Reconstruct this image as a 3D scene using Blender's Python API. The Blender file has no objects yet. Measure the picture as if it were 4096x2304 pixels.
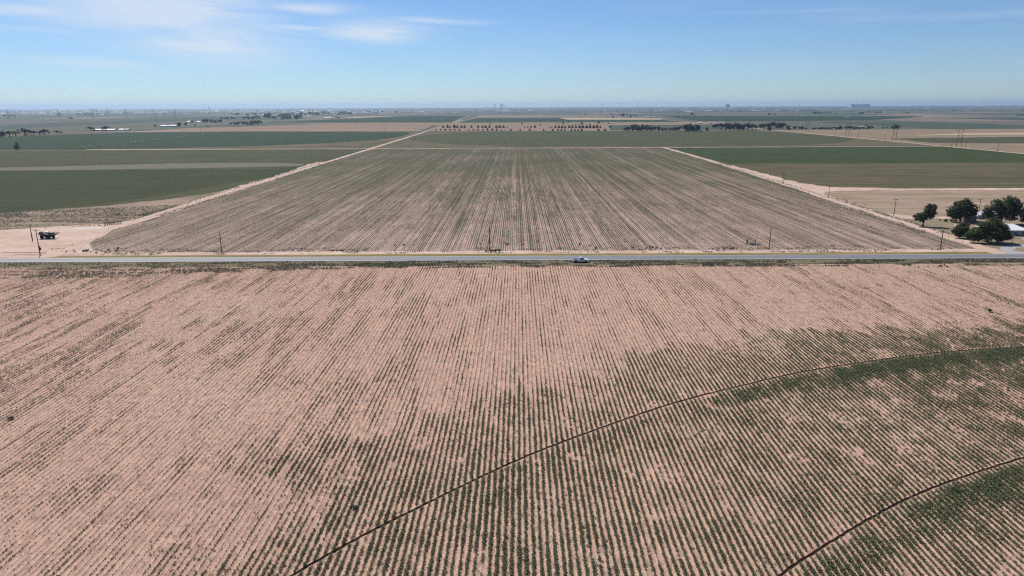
import bpy, bmesh, math, random
import numpy as np
from mathutils import Matrix, Vector
random.seed(11)
RS = np.random.RandomState(7)
scene = bpy.context.scene
C = scene.collection
rad = math.radians

# ------------------------------------------------------------------ camera
CAM_H, PITCH, ROLL = 61.0, rad(14.93), rad(0.24)
fwd = Vector((0, math.cos(PITCH), -math.sin(PITCH)))
upv = Vector((0, math.sin(PITCH), math.cos(PITCH)))
rgt = Vector((1, 0, 0))
r2 = rgt * math.cos(ROLL) - upv * math.sin(ROLL)
u2 = rgt * math.sin(ROLL) + upv * math.cos(ROLL)
cam = bpy.data.cameras.new('camera')
cam.sensor_fit = 'HORIZONTAL'
cam.angle = 2 * math.atan(2048 / 2731.0)
cam.clip_start, cam.clip_end = 1.0, 200000.0
camo = bpy.data.objects.new('camera', cam)
C.objects.link(camo)
camo.matrix_world = Matrix(((r2.x, u2.x, -fwd.x, 0), (r2.y, u2.y, -fwd.y, 0), (r2.z, u2.z, -fwd.z, CAM_H), (0, 0, 0, 1)))
scene.camera = camo

# ------------------------------------------------------------------ render / exposure
scene.render.engine = 'CYCLES'
scene.cycles.use_denoising = False
scene.cycles.max_bounces = 5
scene.cycles.diffuse_bounces = 2
scene.cycles.glossy_bounces = 2
scene.cycles.transmission_bounces = 2
scene.cycles.transparent_max_bounces = 4
scene.cycles.volume_bounces = 0
scene.cycles.caustics_reflective = False
scene.cycles.caustics_refractive = False
scene.cycles.filter_width = 1.2
vs = scene.view_settings
vs.view_transform = 'Standard'
vs.look = 'None'
vs.gamma = 1.0
vs.use_curve_mapping = False
vs.exposure = 0.24

# ------------------------------------------------------------------ sun + sky
SUN_EL, SUN_AZ = rad(50), rad(-32)          # ahead of the camera, to its left
S = Vector((math.sin(SUN_AZ) * math.cos(SUN_EL), math.cos(SUN_AZ) * math.cos(SUN_EL), math.sin(SUN_EL)))
sl = bpy.data.lights.new('sun', 'SUN')
sl.energy, sl.angle, sl.color = 4.5, rad(0.53), (1.0, 0.935, 0.825)
so = bpy.data.objects.new('sun', sl)
C.objects.link(so)
so.rotation_euler = S.to_track_quat('Z', 'Y').to_euler()
so.location = (0, 0, 200)

class NT:
    """small helper for building node graphs"""
    def __init__(s, tree): s.t = tree
    def n(s, typ, **kw):
        nd = s.t.nodes.new(typ)
        for k, v in kw.items(): setattr(nd, k, v)
        return nd
    def put(s, sock, v):
        if v is None: return
        if isinstance(v, bpy.types.NodeSocket): s.t.links.new(v, sock)
        else:
            if isinstance(v, (tuple, list)) and sock.type == 'RGBA' and len(v) == 3: v = (*v, 1)
            sock.default_value = v
    def m(s, op, a, b=None, c=None, clamp=False):
        nd = s.n('ShaderNodeMath', operation=op, use_clamp=clamp)
        for i, v in enumerate((a, b, c)): s.put(nd.inputs[i], v)
        return nd.outputs[0]
    def mix(s, f, a, b, mode='MIX'):
        nd = s.n('ShaderNodeMix', data_type='RGBA', blend_type=mode)
        s.put(nd.inputs[0], f); s.put(nd.inputs[6], a); s.put(nd.inputs[7], b)
        return nd.outputs[2]
    def noise(s, vec, scale, detail=3.0, rough=0.55, dim='3D'):
        nd = s.n('ShaderNodeTexNoise', noise_dimensions=dim)
        s.put(nd.inputs['Vector'], vec)
        nd.inputs['Scale'].default_value = scale
        nd.inputs['Detail'].default_value = detail
        nd.inputs['Roughness'].default_value = rough
        return nd.outputs['Fac']
    def xyz(s, x, y, z=0.0):
        nd = s.n('ShaderNodeCombineXYZ')
        for i, v in enumerate((x, y, z)): s.put(nd.inputs[i], v)
        return nd.outputs[0]
    def sep(s, v):
        nd = s.n('ShaderNodeSeparateXYZ'); s.put(nd.inputs[0], v)
        return nd.outputs
    def smooth(s, v, lo, hi, a=0.0, b=1.0):
        nd = s.n('ShaderNodeMapRange', interpolation_type='SMOOTHSTEP')
        s.put(nd.inputs[0], v); s.put(nd.inputs[1], lo); s.put(nd.inputs[2], hi); s.put(nd.inputs[3], a); s.put(nd.inputs[4], b)
        return nd.outputs[0]
    def lin(s, v, lo, hi, a=0.0, b=1.0):
        nd = s.n('ShaderNodeMapRange')
        s.put(nd.inputs[0], v); s.put(nd.inputs[1], lo); s.put(nd.inputs[2], hi); s.put(nd.inputs[3], a); s.put(nd.inputs[4], b)
        return nd.outputs[0]

world = bpy.data.worlds.new('World')
scene.world = world
world.use_nodes = True
wt = world.node_tree
wt.nodes.clear()
W = NT(wt)
sky = W.n('ShaderNodeTexSky', sky_type='NISHITA', sun_disc=False)
sky.sun_elevation, sky.sun_rotation = SUN_EL, SUN_AZ % (2 * math.pi)
sky.air_density, sky.dust_density, sky.ozone_density, sky.altitude = 1.0, 0.1, 2.6, 900
# thin cirrus, laid out by direction: azimuth / elevation in degrees
gen = W.n('ShaderNodeTexCoord').outputs['Generated']
dx, dy, dz = W.sep(gen)
az = W.m('MULTIPLY', W.m('ARCTAN2', dx, dy), 57.2958)
el = W.m('MULTIPLY', W.m('ARCSINE', dz), 57.2958)
warp = W.noise(W.xyz(W.m('MULTIPLY', az, 0.06), W.m('MULTIPLY', el, 0.25), 3.0), 1.0, 2.0)
elw = W.m('ADD', el, W.m('MULTIPLY', W.m('SUBTRACT', warp, 0.5), 1.5))
tilt = W.m('ADD', elw, W.m('MULTIPLY', az, 0.05))
wisp = W.noise(W.xyz(W.m('MULTIPLY', az, 0.085), W.m('MULTIPLY', tilt, 0.8), 1.7), 1.0, 5.0, 0.6)
fibre = W.noise(W.xyz(W.m('MULTIPLY', az, 0.16), W.m('MULTIPLY', tilt, 2.6), 6.1), 1.0, 4.0, 0.6)
tex = W.m('ADD', W.m('MULTIPLY', wisp, 0.72), W.m('MULTIPLY', fibre, 0.28))
def blob(a0, e0, wa, we, p=1.0):
    q = W.m('ADD', W.m('POWER', W.m('DIVIDE', W.m('SUBTRACT', az, a0), wa), 2.0), W.m('POWER', W.m('DIVIDE', W.m('SUBTRACT', elw, e0), we), 2.0))
    return W.m('MULTIPLY', W.m('EXPONENT', W.m('MULTIPLY', q, -1.0)), p)
cl = None
for b in ((-25.6, 6.7, 6.4, 1.9, 1.25), (-22.3, 4.7, 5.4, 1.5, 1.15), (-32.0, 6.4, 6.0, 0.5, 0.8), (-33.5, 5.0, 4.5, 0.25, 0.5), (-10.8, 5.7, 3.6, 0.70, 1.25), (-16.2, 5.8, 3.2, 0.2, 0.7), (-5.6, 6.6, 3.6, 0.2, 0.75), (-15.6, 7.1, 3.0, 0.4, 0.85), (-30.0, 2.9, 4.5, 0.45, 0.5), (-38.0, 7.2, 5.0, 0.5, 0.7), (32.0, 5.7, 7.0, 0.22, 0.18), (20.0, 6.4, 6.0, 0.16, 0.14)):
    o = blob(*b)
    cl = o if cl is None else W.m('MAXIMUM', cl, o)
soft = W.m('MULTIPLY', W.m('MAXIMUM', blob(-26.2, 6.7, 6.2, 1.7, 1.3), blob(-22.8, 4.9, 4.6, 1.6, 1.1)), W.lin(W.smooth(W.noise(W.xyz(W.m('MULTIPLY', az, 0.12), W.m('MULTIPLY', tilt, 0.45), 8.0), 1.0, 4.0, 0.6), 0.3, 0.62), 0.0, 1.0, 0.50, 1.0))
body = W.m('MULTIPLY', cl, W.lin(W.smooth(tex, 0.30, 0.55), 0.0, 1.0, 0.30, 1.0))
high = W.m('MULTIPLY', W.smooth(el, 8.0, 22.0), W.m('MULTIPLY', W.smooth(tex, 0.52, 0.72), 0.45))   # the same thin cirrus overhead
veil = W.m('MULTIPLY', W.smooth(wisp, 0.40, 0.75), W.m('MULTIPLY', W.smooth(el, 0.5, 3.0), 0.09))
cov = W.m('MINIMUM', W.m('ADD', W.m('ADD', W.m('MULTIPLY', W.m('MINIMUM', W.m('MAXIMUM', body, soft), 1.0), 0.9), high), veil), 0.85)
clear = W.mix(1.0, sky.outputs[0], (0.585, 0.738, 0.95), 'MULTIPLY')          # the camera's cool white balance
bg1 = W.n('ShaderNodeBackground'); W.put(bg1.inputs[0], clear); bg1.inputs[1].default_value = 0.088
bg2 = W.n('ShaderNodeBackground'); W.put(bg2.inputs[0], (0.58, 0.655, 0.755)); bg2.inputs[1].default_value = 1.0
ms = W.n('ShaderNodeMixShader'); W.put(ms.inputs[0], cov); W.put(ms.inputs[1], bg1.outputs[0]); W.put(ms.inputs[2], bg2.outputs[0])
wo = W.n('ShaderNodeOutputWorld'); W.put(wo.inputs[0], ms.outputs[0])

# ------------------------------------------------------------------ object helpers
def tag(o, label=None, cat=None, group=None, kind=None):
    if label: o['label'] = label
    if cat: o['category'] = cat
    if group: o['group'] = group
    if kind: o['kind'] = kind
    return o
def thing(name, label, cat, loc=(0, 0, 0), rz=0.0, group=None, scale=None):
    o = bpy.data.objects.new(name, None)
    o.empty_display_size = 0.5
    C.objects.link(o)
    o.location = loc
    o.rotation_euler = (0, 0, rz)
    if scale: o.scale = scale
    return tag(o, label, cat, group)
def link(name, me, parent=None, loc=(0, 0, 0), rot=(0, 0, 0), scale=(1, 1, 1)):
    o = bpy.data.objects.new(name, me)
    C.objects.link(o)
    o.parent = parent
    o.location, o.rotation_euler, o.scale = loc, rot, scale
    return o
def copy_tree(o, parent=None):
    c = o.copy()
    C.objects.link(c)
    c.parent = parent
    for ch in o.children: copy_tree(ch, c)
    return c
class MB:
    """collects faces; mesh() makes one mesh of them"""
    def __init__(s): s.v, s.f = [], []
    def add(s, vs, fs):
        b = len(s.v); s.v += [tuple(p) for p in vs]; s.f += [tuple(i + b for i in f) for f in fs]
        return s
    def box(s, c, d, rz=0.0, taper=1.0):
        x, y, z = d[0] / 2, d[1] / 2, d[2] / 2
        pts = []
        for k, t in ((-1, 1.0), (1, taper)):
            for i, j in ((-1, -1), (1, -1), (1, 1), (-1, 1)):
                px, py = i * x * t, j * y * t
                pts.append((c[0] + px * math.cos(rz) - py * math.sin(rz), c[1] + px * math.sin(rz) + py * math.cos(rz), c[2] + k * z))
        return s.add(pts, [(3, 2, 1, 0), (4, 5, 6, 7), (0, 1, 5, 4), (1, 2, 6, 5), (2, 3, 7, 6), (3, 0, 4, 7)])
    def tube(s, a, b, r0, r1=None, n=6, cap=True):
        r1 = r0 if r1 is None else r1
        a, b = Vector(a), Vector(b)
        d = (b - a).normalized()
        u = d.orthogonal().normalized(); w = d.cross(u)
        pts = []
        for p, r in ((a, r0), (b, r1)):
            for i in range(n):
                t = 2 * math.pi * i / n
                pts.append(p + (u * math.cos(t) + w * math.sin(t)) * r)
        fs = [(i, (i + 1) % n, n + (i + 1) % n, n + i) for i in range(n)]
        if cap: fs += [tuple(range(n))[::-1], tuple(range(n, 2 * n))]
        return s.add(pts, fs)
    def prism(s, prof, y0, y1):
        """(x, z) outline pushed along y"""
        n = len(prof)
        pts = [(p[0], y0, p[1]) for p in prof] + [(p[0], y1, p[1]) for p in prof]
        return s.add(pts, [tuple(range(n)), tuple(range(n, 2 * n))[::-1]] + [(i, n + i, n + (i + 1) % n, (i + 1) % n) for i in range(n)])
    def lathe(s, prof, n=12, axis='z', c=(0, 0, 0)):
        pts, fs = [], []
        for r, h in prof:
            for i in range(n):
                t = 2 * math.pi * i / n
                a, b = r * math.cos(t), r * math.sin(t)
                pts.append((c[0] + a, c[1] + b, c[2] + h) if axis == 'z' else ((c[0] + a, c[1] + h, c[2] + b) if axis == 'y' else (c[0] + h, c[1] + a, c[2] + b)))
        for k in range(len(prof) - 1):
            for i in range(n):
                j = (i + 1) % n
                fs.append((k * n + i, k * n + j, (k + 1) * n + j, (k + 1) * n + i))
        fs += [tuple(range(n))[::-1], tuple(range((len(prof) - 1) * n, len(prof) * n))]
        return s.add(pts, fs)
    def mesh(s, name, mat, smooth=False, fix=True):
        me = bpy.data.meshes.new(name)
        me.from_pydata(s.v, [], s.f)
        if fix:
            bm = bmesh.new(); bm.from_mesh(me)
            bmesh.ops.recalc_face_normals(bm, faces=bm.faces)
            bm.to_mesh(me); bm.free()
        me.materials.append(mat)
        if smooth: me.polygons.foreach_set('use_smooth', [True] * len(me.polygons))
        me.update()
        return me
    def build(s, name, mat, parent=None, smooth=False, loc=(0, 0, 0), rot=(0, 0, 0)):
        return link(name, s.mesh(name, mat, smooth), parent, loc, rot)

# ------------------------------------------------------------------ materials
def new_mat(name):
    m = bpy.data.materials.new(name)
    m.use_nodes = True
    m.node_tree.nodes.clear()
    return m, NT(m.node_tree)
def finish(N, col, rough=0.9, spec=0.2, bump=None, metal=0.0, bstr=0.5, bdist=0.05):
    b = N.n('ShaderNodeBsdfPrincipled')
    N.put(b.inputs['Base Color'], col)
    N.put(b.inputs['Roughness'], rough)
    b.inputs['Specular IOR Level'].default_value = spec
    b.inputs['Metallic'].default_value = metal
    if bump is not None:
        bn = N.n('ShaderNodeBump'); bn.inputs['Strength'].default_value = bstr; bn.inputs['Distance'].default_value = bdist
        N.put(bn.inputs['Height'], bump); N.put(b.inputs['Normal'], bn.outputs[0])
    o = N.n('ShaderNodeOutputMaterial'); N.put(o.inputs[0], b.outputs[0])
    return b
def pos(N): return N.n('ShaderNodeNewGeometry').outputs['Position']
def paint(name, col, rough=0.5, spec=0.4, metal=0.0, var=0.25, scale=2.0):
    m, N = new_mat(name)
    tc = N.n('ShaderNodeTexCoord').outputs['Object']
    f = N.noise(tc, scale, 4.0, 0.6)
    c = N.mix(N.smooth(f, 0.35, 0.7), tuple(x * (1 - var) for x in col), tuple(min(1, x * (1 + var * 0.4)) for x in col))
    finish(N, c, rough, spec, metal=metal)
    return m
def field(name, veg, veg2, soil, cover=0.6, along='y', sp=1.016, slope=0.008, streak=0.5, patch=0.5, fine=0.5, soil2=None, pscale=0.016, kv=0.45, ks=0.56, grad=None, rowvar=0.12):
    """crop rows on bare soil: row mask, streaks along the rows, patches, fine speckle"""
    veg, veg2 = [(c_[0] * kv, c_[1] * kv, c_[2] * kv * 0.50) for c_ in (veg, veg2)]; soil = tuple(v * ks for v in soil)
    m, N = new_mat(name)
    P = pos(N)
    x, y, z = N.sep(P)
    if along == 'x': x, y = y, x
    rx = N.m('DIVIDE', N.m('SUBTRACT', x, N.m('MULTIPLY', y, slope)), sp)
    rid = N.m('FLOOR', rx)
    fr = N.m('ABSOLUTE', N.m('SUBTRACT', N.m('FRACT', rx), 0.5))
    st = N.noise(N.xyz(N.m('MULTIPLY', rid, 0.41), N.m('MULTIPLY', y, 0.025), 0.3), 1.0, 3.0, 0.6)
    broad = N.noise(N.xyz(N.m('MULTIPLY', rid, 0.13), N.m('MULTIPLY', y, 0.0045), 5.3), 1.0, 3.0, 0.65)
    pn = N.noise(P, pscale, 4.0, 0.6)
    fn = N.noise(P, 1.3, 3.0, 0.7)
    rw = N.n('ShaderNodeTexWhiteNoise', noise_dimensions='1D'); N.put(rw.inputs['W'], rid)
    rw2 = N.n('ShaderNodeTexWhiteNoise', noise_dimensions='1D'); N.put(rw2.inputs['W'], N.m('FLOOR', N.m('DIVIDE', rid, 3.0)))
    c = N.m('ADD', cover, N.m('MULTIPLY', N.m('SUBTRACT', st, 0.5), streak))
    c = N.m('ADD', c, N.m('MULTIPLY', N.m('SUBTRACT', rw.outputs['Value'], 0.5), rowvar))
    c = N.m('ADD', c, N.m('MULTIPLY', N.m('SUBTRACT', rw2.outputs['Value'], 0.5), rowvar * 0.4))
    c = N.m('SUBTRACT', c, N.m('MULTIPLY', N.m('LESS_THAN', N.m('FRACT', N.m('DIVIDE', rid, 8.0)), 0.1), rowvar * 0.45))     # wheel row of the planter
    c = N.m('ADD', c, N.m('MULTIPLY', N.m('SUBTRACT', broad, 0.5), streak))
    c = N.m('ADD', c, N.m('MULTIPLY', N.m('SUBTRACT', pn, 0.5), patch))
    c = N.m('ADD', c, N.m('MULTIPLY', N.m('SUBTRACT', fn, 0.5), fine))
    if grad: c = N.m('ADD', c, N.lin(y, *grad))
    h = N.m('MULTIPLY', c, 0.5)
    mask = N.smooth(N.m('SUBTRACT', h, fr), -0.09, 0.09)
    sc = N.mix(N.smooth(N.noise(P, 0.05, 4.0, 0.65), 0.35, 0.65), soil, soil2 or tuple(v * 0.82 for v in soil))
    sc = N.mix(N.smooth(N.noise(P, 3.0, 3.0, 0.7), 0.52, 0.75), sc, tuple(v * 0.62 for v in soil))
    vc = N.mix(N.smooth(N.noise(P, 0.011, 4.0, 0.6), 0.38, 0.62), veg, veg2)
    vc = N.mix(N.smooth(N.noise(P, 2.2, 2.0, 0.7), 0.45, 0.8), vc, tuple(v * 0.6 for v in veg))
    finish(N, N.mix(mask, sc, vc), 0.95, 0.1)
    return m
def dirt(name, a, b, sc=0.12, speck=(0.16, 0.11, 0.085), amount=0.62, bump=0.4):
    m, N = new_mat(name)
    P = pos(N)
    c = N.mix(N.smooth(N.noise(P, sc, 5.0, 0.65), 0.32, 0.68), a, b)
    c = N.mix(N.smooth(N.noise(P, 2.6, 4.0, 0.7), amount, amount + 0.14), c, speck)
    finish(N, c, 0.95, 0.1, bump=N.noise(P, 2.0, 4.0, 0.7), bstr=bump, bdist=0.12)
    return m
def grass(name, a, b, c, sx=0.03):
    """verge: blotches drawn out along the road"""
    m, N = new_mat(name)
    P = pos(N); x, y, z = N.sep(P)
    L = N.xyz(N.m('MULTIPLY', x, sx), N.m('MULTIPLY', y, 0.45), 0.0)
    k = N.mix(N.smooth(N.noise(L, 1.0, 4.0, 0.6), 0.35, 0.65), a, b)
    L2 = N.xyz(N.m('MULTIPLY', x, 0.09), N.m('MULTIPLY', y, 0.8), 4.0)
    k = N.mix(N.smooth(N.noise(L2, 1.0, 4.0, 0.65), 0.5, 0.72), k, c)
    k = N.mix(N.smooth(N.noise(P, 2.5, 3.0, 0.75), 0.5, 0.75), k, tuple(v * 0.55 for v in a))
    finish(N, k, 0.95, 0.1)
    return m
def leaf(name, a, b, dry, rough=0.5, trans=0.12):
    """foliage: every leaf and every plant a little different"""
    m, N = new_mat(name)
    oi = N.n('ShaderNodeObjectInfo').outputs['Random']
    tn = N.n('ShaderNodeAttribute', attribute_type='INSTANCER', attribute_name='tint').outputs['Fac']
    rnd = N.n('ShaderNodeNewGeometry').outputs['Random Per Island']
    col = N.mix(oi, a, b)
    col = N.mix(tn, col, dry)
    col = N.mix(N.smooth(rnd, 0.1, 0.95), tuple(v * 0.6 for v in a), col)
    bs = N.n('ShaderNodeBsdfPrincipled')
    N.put(bs.inputs['Base Color'], col); bs.inputs['Roughness'].default_value = rough; bs.inputs['Specular IOR Level'].default_value = 0.35
    tr = N.n('ShaderNodeBsdfTranslucent'); N.put(tr.inputs[0], col)
    mx = N.n('ShaderNodeMixShader'); mx.inputs[0].default_value = trans
    N.put(mx.inputs[1], bs.outputs[0]); N.put(mx.inputs[2], tr.outputs[0])
    o = N.n('ShaderNodeOutputMaterial'); N.put(o.inputs[0], mx.outputs[0])
    return m

SOIL, SOIL2 = (0.575, 0.370, 0.272), (0.500, 0.306, 0.234)
M = {}
M['lane'] = dirt('lane_dirt', (0.51, 0.385, 0.31), (0.43, 0.31, 0.25), 0.07, (0.33, 0.23, 0.18), 0.66)
m, N = new_mat('yard_dirt')
P = pos(N); x, y, z = N.sep(P)
c = N.mix(N.smooth(N.noise(P, 0.05, 5.0, 0.65), 0.34, 0.66), (0.55, 0.42, 0.345), (0.47, 0.335, 0.272))
tr_ = N.noise(N.xyz(N.m('MULTIPLY', N.m('ADD', x, N.m('MULTIPLY', y, 0.9)), 0.05), N.m('MULTIPLY', N.m('SUBTRACT', y, N.m('MULTIPLY', x, 0.55)), 0.5), 0.0), 1.0, 4.0, 0.6)
c = N.mix(N.smooth(tr_, 0.50, 0.66, 0.0, 0.8), c, (0.34, 0.215, 0.165))
c = N.mix(N.smooth(tr_, 0.46, 0.34, 0.0, 0.6), c, (0.60, 0.45, 0.365))
c = N.mix(N.smooth(N.noise(P, 2.6, 4.0, 0.7), 0.56, 0.7), c, (0.30, 0.19, 0.15))
finish(N, c, 0.95, 0.1, bump=N.noise(P, 2.0, 4.0, 0.7), bstr=0.4, bdist=0.12)
M['yard'] = m
M['rut'] = dirt('rut_mud', (0.012, 0.008, 0.007), (0.034, 0.019, 0.014), 0.8, (0.016, 0.011, 0.009), 0.6)
M['pad'] = dirt('caliche', (0.56, 0.54, 0.49), (0.48, 0.45, 0.40), 0.2, (0.36, 0.31, 0.27), 0.68)
M['weedy'] = field('weedy_ground', (0.10, 0.105, 0.075), (0.14, 0.13, 0.095), (0.44, 0.31, 0.255), 0.50, 'x', 2.3, 0.0, 0.9, 1.1, 1.6, pscale=0.03, kv=0.8, ks=0.9)
M['mid'] = field('mid_rows', (0.112, 0.118, 0.120), (0.150, 0.132, 0.136), (0.44, 0.308, 0.266), 0.88, 'y', 1.016, 0.006, 0.8, 0.6, 0.9, pscale=0.010, kv=0.62, ks=0.95, grad=(288, 720, -0.46, 0.15), rowvar=0.40)
M['verge'] = grass('verge_grass', (0.17, 0.155, 0.05), (0.26, 0.19, 0.085), (0.10, 0.115, 0.04))
M['verge2'] = grass('verge_dry', (0.105, 0.105, 0.055), (0.20, 0.15, 0.10), (0.065, 0.078, 0.042))
M['lawn'] = grass('farm_lawn', (0.20, 0.165, 0.105), (0.29, 0.215, 0.16), (0.12, 0.135, 0.055), 0.12)
M['trunk'] = paint('bark', (0.07, 0.05, 0.04), 0.9, 0.1)
M['pole'] = paint('weathered_pole', (0.060, 0.042, 0.034), 0.85, 0.15)
M['steel'] = paint('galvanised_steel', (0.45, 0.46, 0.47), 0.45, 0.5, 0.6)
M['black'] = paint('black_paint', (0.018, 0.017, 0.018), 0.5, 0.4)
M['darkred'] = paint('dark_red_paint', (0.07, 0.014, 0.016), 0.45, 0.4)
M['rubber'] = paint('tyre_rubber', (0.022, 0.021, 0.020), 0.85, 0.2)
M['rim'] = paint('grey_rim', (0.30, 0.30, 0.31), 0.5, 0.4, 0.3)
M['white'] = paint('white_paint', (0.80, 0.80, 0.80), 0.35, 0.5, 0, 0.06)
M['carwhite'] = paint('car_white', (0.78, 0.79, 0.82), 0.22, 0.6, 0, 0.04)
M['glass'] = paint('dark_glass', (0.012, 0.014, 0.018), 0.08, 0.6)
M['amber'] = paint('red_lens', (0.35, 0.02, 0.02), 0.2, 0.5)
M['lens'] = paint('clear_lens', (0.6, 0.62, 0.65), 0.1, 0.6)
M['tank'] = paint('white_tank', (0.82, 0.83, 0.84), 0.3, 0.5, 0, 0.05)
M['tinroof'] = paint('white_metal_roof', (0.80, 0.80, 0.82), 0.4, 0.45, 0, 0.06, 0.6)
M['tinroof2'] = paint('dull_white_roof', (0.52, 0.52, 0.53), 0.5, 0.3, 0, 0.1, 0.6)
M['greyroof'] = paint('grey_metal_roof', (0.46, 0.47, 0.50), 0.5, 0.4, 0, 0.15, 0.4)
M['wall'] = paint('pale_wall', (0.50, 0.48, 0.45), 0.8, 0.2, 0, 0.2)
M['wallg'] = paint('grey_wall', (0.24, 0.235, 0.24), 0.8, 0.2, 0, 0.2)
M['wallb'] = paint('brown_plank_wall', (0.34, 0.235, 0.195), 0.9, 0.1, 0, 0.45, 1.2)
M['yellow'] = paint('yellow_wall', (0.62, 0.5, 0.2), 0.7, 0.2)
M['insul'] = paint('glass_insulator', (0.25, 0.27, 0.27), 0.25, 0.5)
M['concrete'] = paint('concrete', (0.30, 0.30, 0.31), 0.85, 0.2)
M['crop'] = leaf('crop_leaf', (0.185, 0.222, 0.112), (0.245, 0.272, 0.150), (0.310, 0.285, 0.205), 0.42, 0.46)
M['weed'] = leaf('weed_leaf', (0.130, 0.146, 0.098), (0.175, 0.178, 0.130), (0.26, 0.232, 0.178), 0.6, 0.36)
M['shrub'] = leaf('shrub_leaf', (0.055, 0.075, 0.035), (0.080, 0.090, 0.050), (0.12, 0.11, 0.07), 0.6)
M['oak'] = leaf('oak_leaf', (0.135, 0.160, 0.078), (0.155, 0.182, 0.094), (0.1, 0.09, 0.06), 0.5, 0.44)
M['oak2'] = leaf('elm_leaf', (0.125, 0.160, 0.058), (0.145, 0.182, 0.070), (0.1, 0.09, 0.06), 0.5, 0.44)
M['fartree'] = leaf('far_tree_leaf', (0.110, 0.130, 0.080), (0.145, 0.152, 0.108), (0.1, 0.09, 0.06), 0.6, 0.10)
M['grey_tree'] = leaf('grey_tree_leaf', (0.140, 0.132, 0.108), (0.170, 0.158, 0.132), (0.1, 0.09, 0.06), 0.7, 0.08)
M['juniper'] = leaf('juniper_leaf', (0.022, 0.026, 0.020), (0.040, 0.044, 0.032), (0.1, 0.09, 0.06), 0.6, 0.05)

# ------------------------------------------------------------------ the ground
def sheet(name, pts, z, mat, kind='structure', wob=0.0, step=4.0):
    """flat polygon; with wob its outline is uneven"""
    P = [Vector((p[0], p[1], 0)) for p in pts]
    if wob:
        q = []
        for a, b in zip(P, P[1:] + P[:1]):
            n = max(1, min(160, int((b - a).length / step)))
            nr = Vector((-(b - a).y, (b - a).x, 0)).normalized()
            ph = random.uniform(0, 50)
            for i in range(n):
                t = i * step
                d = (math.sin(t * 0.21 + ph) * 0.4 + math.sin(t * 0.07 + ph * 2) * 0.5 + random.uniform(-0.6, 0.6)) * wob * (0 if i == 0 else 1)
                q.append(a.lerp(b, i / n) + nr * d)
        P = q
    bm = bmesh.new()
    f = bm.faces.new([bm.verts.new((p.x, p.y, z)) for p in P])
    if f.normal.z < 0 or f.calc_area() == 0: pass
    bm.normal_update()
    if f.normal.z < 0: f.normal_flip()
    bmesh.ops.triangulate(bm, faces=[f])
    me = bpy.data.meshes.new(name); bm.to_mesh(me); bm.free()
    me.materials.append(mat)
    return tag(link(name, me), kind=kind)
def rect(x0, x1, y0, y1): return [(x0, y0), (x1, y0), (x1, y1), (x0, y1)]

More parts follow.
